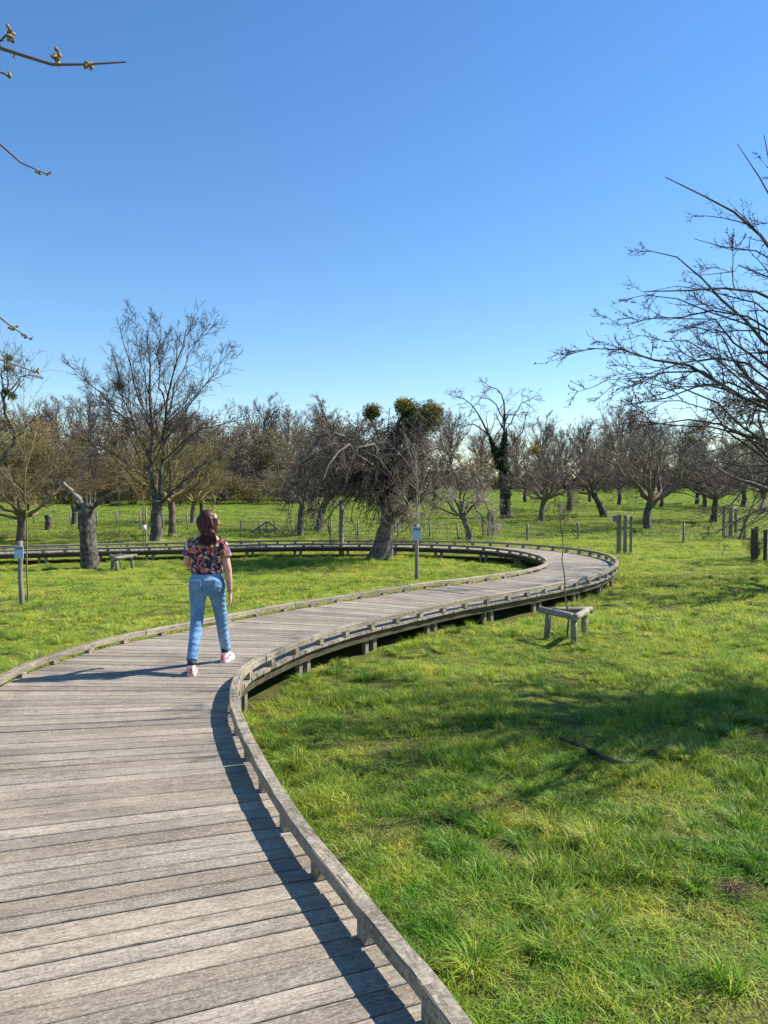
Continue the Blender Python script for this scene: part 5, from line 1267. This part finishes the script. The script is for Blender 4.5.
PB = Vector((-1.83, 7.92, 0.0))
person = empty('person', PB, 'person walking away with brown hair, floral short-sleeved shirt and blue jeans, head turned right', 'person')
def loft(acc, rings, k=24, face=0.0):
    """rings: (x,y,z,rx,ry) or with 3-vectors; horizontal ellipses, closed with caps"""
    V = []; a = np.arange(k) * 2 * math.pi / k
    for (x, y, z, rx, ry) in rings:
        V.append(np.stack([x + rx * np.cos(a), y + ry * np.sin(a), np.full(k, z)], 1))
    n_ = len(rings); V = np.vstack(V + [[rings[0][:3]], [rings[-1][:3]]])
    Q = [[i_ * k + j_, i_ * k + (j_ + 1) % k, (i_ + 1) * k + (j_ + 1) % k, (i_ + 1) * k + j_] for i_ in range(n_ - 1) for j_ in range(k)]
    T = [[n_ * k, (j_ + 1) % k, j_] for j_ in range(k)] + [[n_ * k + 1, (n_ - 1) * k + j_, (n_ - 1) * k + (j_ + 1) % k] for j_ in range(k)]
    acc.add(V, Q, T)
def limb(acc, pts, rad, k=16, n_=14, flat=None):
    q, l = resamp_poly(pts, n_); rr = np.interp(np.linspace(0, 1, n_), np.linspace(0, 1, len(rad)), rad)
    acc.tube(q, rr, k, flat=flat)
    for e_ in (0, -1):      # rounded ends
        ball(acc, q[e_], rr[e_] * 0.98)
def ball(acc, c, r_, s=(1, 1, 1), k=14, rot=None):
    th = np.linspace(0, math.pi, k // 2 + 2)[1:-1]; a = np.arange(k) * 2 * math.pi / k
    V = [[0, 0, 1]] + [[math.sin(t) * math.cos(x), math.sin(t) * math.sin(x), math.cos(t)] for t in th for x in a] + [[0, 0, -1]]
    V = np.array(V) * r_ * np.array(s)
    if rot is not None: V = V @ np.array(rot).T
    V = V + np.asarray(c); m = len(th)
    Q = [[1 + i_ * k + j_, 1 + (i_ + 1) * k + j_, 1 + (i_ + 1) * k + (j_ + 1) % k, 1 + i_ * k + (j_ + 1) % k] for i_ in range(m - 1) for j_ in range(k)]
    T = [[0, 1 + j_, 1 + (j_ + 1) % k] for j_ in range(k)] + [[1 + m * k, 1 + (m - 1) * k + (j_ + 1) % k, 1 + (m - 1) * k + j_] for j_ in range(k)]
    acc.add(V, Q, T)
def fuse(acc, name, m, parent, vox, sm=4):
    o = acc.build(name, M[m], parent, True)
    r_ = o.modifiers.new('fuse', 'REMESH'); r_.mode = 'VOXEL'; r_.voxel_size = vox; r_.use_smooth_shade = True
    s_ = o.modifiers.new('smooth', 'SMOOTH'); s_.factor = 0.5; s_.iterations = sm
    return o
# joints: rear (left) leg planted, front (right) leg ahead
hipL, hipR = np.array([-.085, 0, .90]), np.array([.085, .01, .90])
kneeL, kneeR = np.array([-.095, -.07, .50]), np.array([.105, .19, .50])
ankL, ankR = np.array([-.10, -.27, .10]), np.array([.125, .33, .095])
shL, shR = np.array([-.158, .0, 1.315]), np.array([.158, .0, 1.315])
elL, wrL = np.array([-.225, .05, 1.10]), np.array([-.14, .24, 1.03])
elR, wrR = np.array([.228, -.03, 1.06]), np.array([.240, .0, .81])
HC = np.array([.03, .02, 1.545]); fd = np.array([math.sin(R_(62)), math.cos(R_(62)), -0.05]); fd /= np.linalg.norm(fd)
sd_ = np.array([-fd[1], fd[0], 0.0]); sd_ /= np.linalg.norm(sd_); ud = np.cross(fd, sd_) * 1.0
if ud[2] < 0: ud = -ud
HR_ = np.stack([sd_, fd, ud], 1)      # local (side, face, up) -> body
hl = lambda s_, f_, u_: HC + HR_ @ np.array([s_, f_, u_])
B = Acc()
loft(B, [(0, .0, .80, .13, .085), (0, -.005, .90, .15, .10), (0, 0, 1.0, .142, .10), (0, .01, 1.08, .125, .09), (0, .01, 1.2, .14, .10), (0, 0, 1.3, .155, .105), (0, -.005, 1.36, .15, .085), (0, -.005, 1.41, .085, .062), (.005, 0, 1.45, .054, .054), (.012, .008, 1.50, .052, .054)])
limb(B, [shL * (.75, 1, 1), shL], [.05, .055]); limb(B, [shR * (.75, 1, 1), shR], [.05, .055])
limb(B, [shL, elL], [.05, .045, .036]); limb(B, [elL, wrL], [.037, .036, .024]); limb(B, [shR, elR], [.05, .045, .036]); limb(B, [elR, wrR], [.037, .037, .024])
limb(B, [hipL, kneeL], [.078, .062, .045]); limb(B, [kneeL, ankL], [.044, .044, .033]); limb(B, [hipR, kneeR], [.078, .062, .045]); limb(B, [kneeR, ankR], [.044, .044, .033])
ball(B, hl(0, -.012, .02), .1, (.78, .92, .98), 22, HR_); ball(B, hl(0, .022, -.05), .065, (.82, 1.0, .95), 18, HR_); ball(B, hl(0, .05, -.092), .026, (1.0, .9, .8), 12, HR_)
limb(B, [hl(0, .078, .012), hl(0, .10, -.022)], [.008, .014], 10, 6); ball(B, hl(0, .084, -.055), .014, (1.6, .8, .8), 10, HR_)
for s_ in (-1, 1):
    ball(B, hl(.074 * s_, -.005, -.01), .03, (.35, .7, 1.0), 12, HR_); ball(B, hl(.03 * s_, .068, .028), .016, (1.5, .7, .6), 10, HR_)
def hand(acc, w_, dirv, palm_n, thumb, curl, s=1.0):
    """wrist, finger direction, palm normal (towards which fingers curl), thumb side"""
    d = norm(np.asarray(dirv, float)); pn = np.asarray(palm_n, float); pn = norm(pn - d * (pn @ d)); th = np.asarray(thumb, float); th = norm(th - d * (th @ d) - pn * (th @ pn))
    for o_ in (-.024, -.008, .008, .024): limb(acc, [w_ - d * .01, w_ + d * .045 * s + th * o_ * .8, w_ + d * .085 * s + th * o_], [.017, .0135, .0115], 10, 6)
    for o_, l_ in ((-.026, .058), (-.009, .068), (.009, .074), (.026, .066)):
        b0 = w_ + d * .085 * s + th * o_; pts = [b0]; ang = curl * .5; dd_ = d
        for q_, f_ in enumerate((.45, .32, .25)):
            v = d * math.cos(ang) + pn * math.sin(ang); pts.append(pts[-1] + v * l_ * f_ * 1.05); ang += curl
        limb(acc, pts, [.0095, .009, .0085, .007], 9, 8)
    b0 = w_ + d * .022 + th * .022
    limb(acc, [b0, b0 + d * .03 + th * .02 + pn * .006, b0 + d * .058 + th * .022 + pn * .016], [.013, .010, .008], 9, 7)
hand(B, wrR, wrR - elR + (0, .02, 0), (-1, .1, 0), (0, 1, 0), .35)
hand(B, wrL, (.75, .65, .05), (.1, -.6, -.8), (0, -.1, 1), .75)
fuse(B, 'body', 'skin', person, 0.0048, 2)
# face details on the turned head
for s_ in (-1, 1):
    a = Acc(); ball(a, hl(.031 * s_, .076, .012), .0115, (1.2, .6, .7), 10, HR_); ey = a.build('eye', M['eye'], person, True)
    a = Acc(); ball(a, hl(.031 * s_, .0825, .012), .0052, (1, .5, 1), 8, HR_); a.build('iris', M['iris'], ey, True)
    a = Acc(); limb(a, [hl(.014 * s_, .086, .034), hl(.032 * s_, .083, .040), hl(.050 * s_, .068, .034)], [.003, .004, .002], 6, 6); a.build('eyebrow', M['hair'], person, True)
a = Acc(); ball(a, hl(0, .094, -.053), .012, (1.7, .5, .5), 10, HR_); a.build('lips', M['lips'], person, True)
# hair
H = Acc()
ball(H, hl(0, -.028, .03), .104, (.82, .92, .96), 24, HR_); ball(H, hl(0, -.055, -.04), .088, (.9, .75, 1.15), 20, HR_)
r = np.random.RandomState(2)
limb(H, [hl(0, -.085, .0), HC + (-.035, -.06, -.10), HC + (-.02, -.085, -.165)], [.065, .060, .045], 16, 10); limb(H, [hl(0, -.075, .0), HC + (.02, -.06, -.11), HC + (.03, -.08, -.175)], [.058, .055, .042], 16, 10)
limb(H, [hl(-.07, -.02, .03), hl(-.082, .0, -.05), HC + (.04, -.045, -.12), HC + (.045, -.06, -.17)], [.026, .026, .022, .010], 12, 10); limb(H, [hl(.07, -.02, .03), hl(.08, .0, -.06), HC + (.0, .06, -.12), HC + (.0, .07, -.15)], [.026, .026, .02, .012], 12, 10)
for k in range(26):
    a_ = r.rand() * math.pi + math.pi * 0.0; o_ = np.array([math.cos(a_ + math.pi) * .08, math.sin(a_ + math.pi) * .06, 0])
    limb(H, [HC + o_ * 1.0 + (0, -.02, .03), HC + o_ * .85 + (0.01, -.03, -.08), HC + o_ * .7 + (.01 * r.randn(), -.045, -.15 - .04 * r.rand())], [.014, .013, .006], 8, 8)
hair = fuse(H, 'hair', 'hair', person, 0.006, 2)
HS = Acc(); pole = hl(0.01, 0.03, .125)
for k in range(560):      # loose strands over the cap, from the parting down to the shoulders
    s_ = r.uniform(-1, 1); b_ = r.rand(); rr_ = .004
    p0_ = hl(.02 * s_, .035 - .10 * b_, .125 - .03 * b_ * b_)
    side = .088 * s_ if abs(s_) > .25 else .05 * s_
    p1_ = hl(side, -.02 - .09 * (1 - s_ * s_) - .01 * r.rand(), .04); p2_ = hl(side * .95, -.035 - .085 * (1 - s_ * s_), -.06)
    p3_ = HC + (.078 * s_ + .008, -.105 - .02 * r.rand(), -.14 + .01 * r.randn()); p4_ = HC + (.082 * s_ + .014 + .012 * r.randn(), -.140 - .012 * r.rand(), -.205 - .05 * r.rand())
    q_, l_ = resamp_poly([p0_, p1_, p2_, p3_, p4_], 10); V_, Q_, A_ = tubes(q_[None], np.linspace(rr_ * 1.1, rr_ * .3, 10)[None], 4, .5); A_[:, 2] = r.rand(); HS.add(V_, Q_, None, A_)
def m_strand(n, out):
    at = N(n, 'ShaderNodeAttribute', attribute_name='gr'); sp3 = n.nodes.new('ShaderNodeSeparateXYZ'); n.links.new(at.outputs['Vector'], sp3.inputs[0])
    princ(n, out, ramp(n, sp3.outputs[2], [(0, (0.025, 0.008, 0.005)), (0.6, (0.10, 0.034, 0.018)), (1, (0.25, 0.095, 0.05))]), 0.42, None, 0.4)
M['strand'] = mat('hair_strand', m_strand)
tag(HS.build('hair_strands', M['strand'], hair, True), kind='stuff')
# jeans
J = Acc()
loft(J, [(0, .0, .77, .10, .09), (0, -.008, .82, .172, .122), (0, -.015, .89, .186, .138), (0, -.01, .95, .176, .128), (0, 0, 1.0, .155, .112), (0, .008, 1.06, .138, .102), (0, .01, 1.085, .135, .10)])
ball(J, (-.08, -.075, .885), .095, (1, .8, 1.05)); ball(J, (.08, -.07, .885), .095, (1, .8, 1.05))
limb(J, [hipL + (-.005, 0, -.02), kneeL, kneeL * .45 + ankL * .55 + (0, -.005, 0), ankL + (0, .015, .055)], [.104, .080, .066, .060, .054], 20, 22)
limb(J, [hipR + (.005, 0, -.02), kneeR, kneeR * .45 + ankR * .55 + (0, -.005, 0), ankR + (0, -.012, .06)], [.104, .080, .066, .060, .054], 20, 22)
fuse(J, 'jeans', 'jeans', person, 0.009, 4)
for (kn, an_, o_) in ((kneeL, ankL, .012), (kneeR, ankR, -.012)):
    d = norm(kn - an_); c = an_ + (0, o_, .05)
    a = Acc(); a.tube([c - d * .012, c + d * .012], [.0545, .0555], 20, cap=True); a.build('jeans_hem', M['seam'], person, True)
for s_ in (-1, 1):      # back pockets
    c = np.array([s_ * .078, -.158, .90]); a = Acc()
    a.obox(c, (1, 0, 0), (0, 0.97, 0.2), (0, -0.2, 0.97), .048, .006, .055, 2); a.build('back_pocket', M['jeans'], person)
# shirt
S_ = Acc()
loft(S_, [(0, .008, 1.0, .160, .122), (0, .008, 1.02, .166, .128), (0, .01, 1.10, .160, .122), (0, .005, 1.20, .168, .126), (0, 0, 1.29, .175, .120), (0, -.005, 1.345, .160, .10), (0, -.005, 1.385, .11, .080), (0, 0, 1.42, .062, .062)])
for s_, sh, el in ((-1, shL, elL), (1, shR, elR)):
    m_ = sh * .42 + el * .58
    limb(S_, [sh * (.6, 1, 1) + (0, 0, .005), sh + (0, 0, .002)], [.056, .060]); q, l = resamp_poly([sh, m_], 8); S_.tube(q, np.linspace(.060, .074, 8), 18)
fuse(S_, 'shirt', 'shirt', person, 0.008, 3)
# shoes
def shoe(an_, yaw, pitch):
    e_ = empty('shoe', (0, 0, 0)); e_.parent = person
    e_.location = (an_[0], an_[1], 0.0); e_.rotation_euler = (pitch, 0, yaw)
    a = Acc(); pr_ = [(-.075, .030), (-.055, .036), (0, .037), (.06, .042), (.11, .042), (.155, .032), (.175, .015)]
    for dz0, dz1, ex in ((0.0, .028, 1.06),):
        V = []
        for z_ in (dz0, dz1):
            for (y_, hw) in pr_: V.append((hw * ex, y_, z_ + (0.012 if y_ > .15 and z_ == 0 else 0)))
            for (y_, hw) in pr_[::-1]: V.append((-hw * ex, y_, z_ + (0.012 if y_ > .15 and z_ == 0 else 0)))
        m_ = len(V) // 2; Q = [[i_, (i_ + 1) % m_, m_ + (i_ + 1) % m_, m_ + i_] for i_ in range(m_)]
        a.add(V, Q); c0 = [(0, .05, dz0), (0, .05, dz1)]; a.add(V + c0, None, [[2 * m_, (i_ + 1) % m_, i_] for i_ in range(m_)] + [[2 * m_ + 1, m_ + i_, m_ + (i_ + 1) % m_] for i_ in range(m_)])
    a.build('sole', M['shoe'], e_, False)
    a = Acc(); limb(a, [(0, -.045, .055), (0, -.02, .065), (0, .04, .058), (0, .10, .046), (0, .145, .036)], [.036, .040, .038, .036, .026], 14, 14); limb(a, [(0, -.035, .05), (0, -.03, .105)], [.038, .040], 14, 6); fuse(a, 'upper', 'shoe', e_, .006, 2)
    a = Acc(); a.obox((0, -.083, .055), (1, 0, 0), (0, 1, 0), (0, 0, 1), .016, .005, .034, 1); a.build('heel_tab', M['shoered'], e_)
    for s_ in (-1, 1):
        a = Acc(); limb(a, [(s_ * .038, -.045, .04), (s_ * .041, -.005, .072), (s_ * .038, .05, .058)], [.006, .009, .005], 6, 8); a.build('side_stripe', M['shoered'], e_, True)
    a = Acc(); a.tube([(0, -.03, .10), (0, -.028, .15)], [.0395, .040], 14); a.build('sock', M['sock'], e_, True)
    return e_
shoe(ankL, R_(8), 0.0); shoe(ankR, R_(-14), 0.0)
# bracelet
a = Acc(); q_ = np.array([wrR + norm(np.cross(wrR - elR, (0, 0, 1.)))[None][0] * 0 + 0.027 * np.array([math.cos(t), math.sin(t), -.05 * math.cos(t)]) + (0, 0, .015) for t in np.linspace(0, 6.283, 17)]); a.tube(q_, [.0035] * 17, 6, cap=False); a.build('bracelet', M['sock'], person, True)
person.scale = (.985, .985, .985)
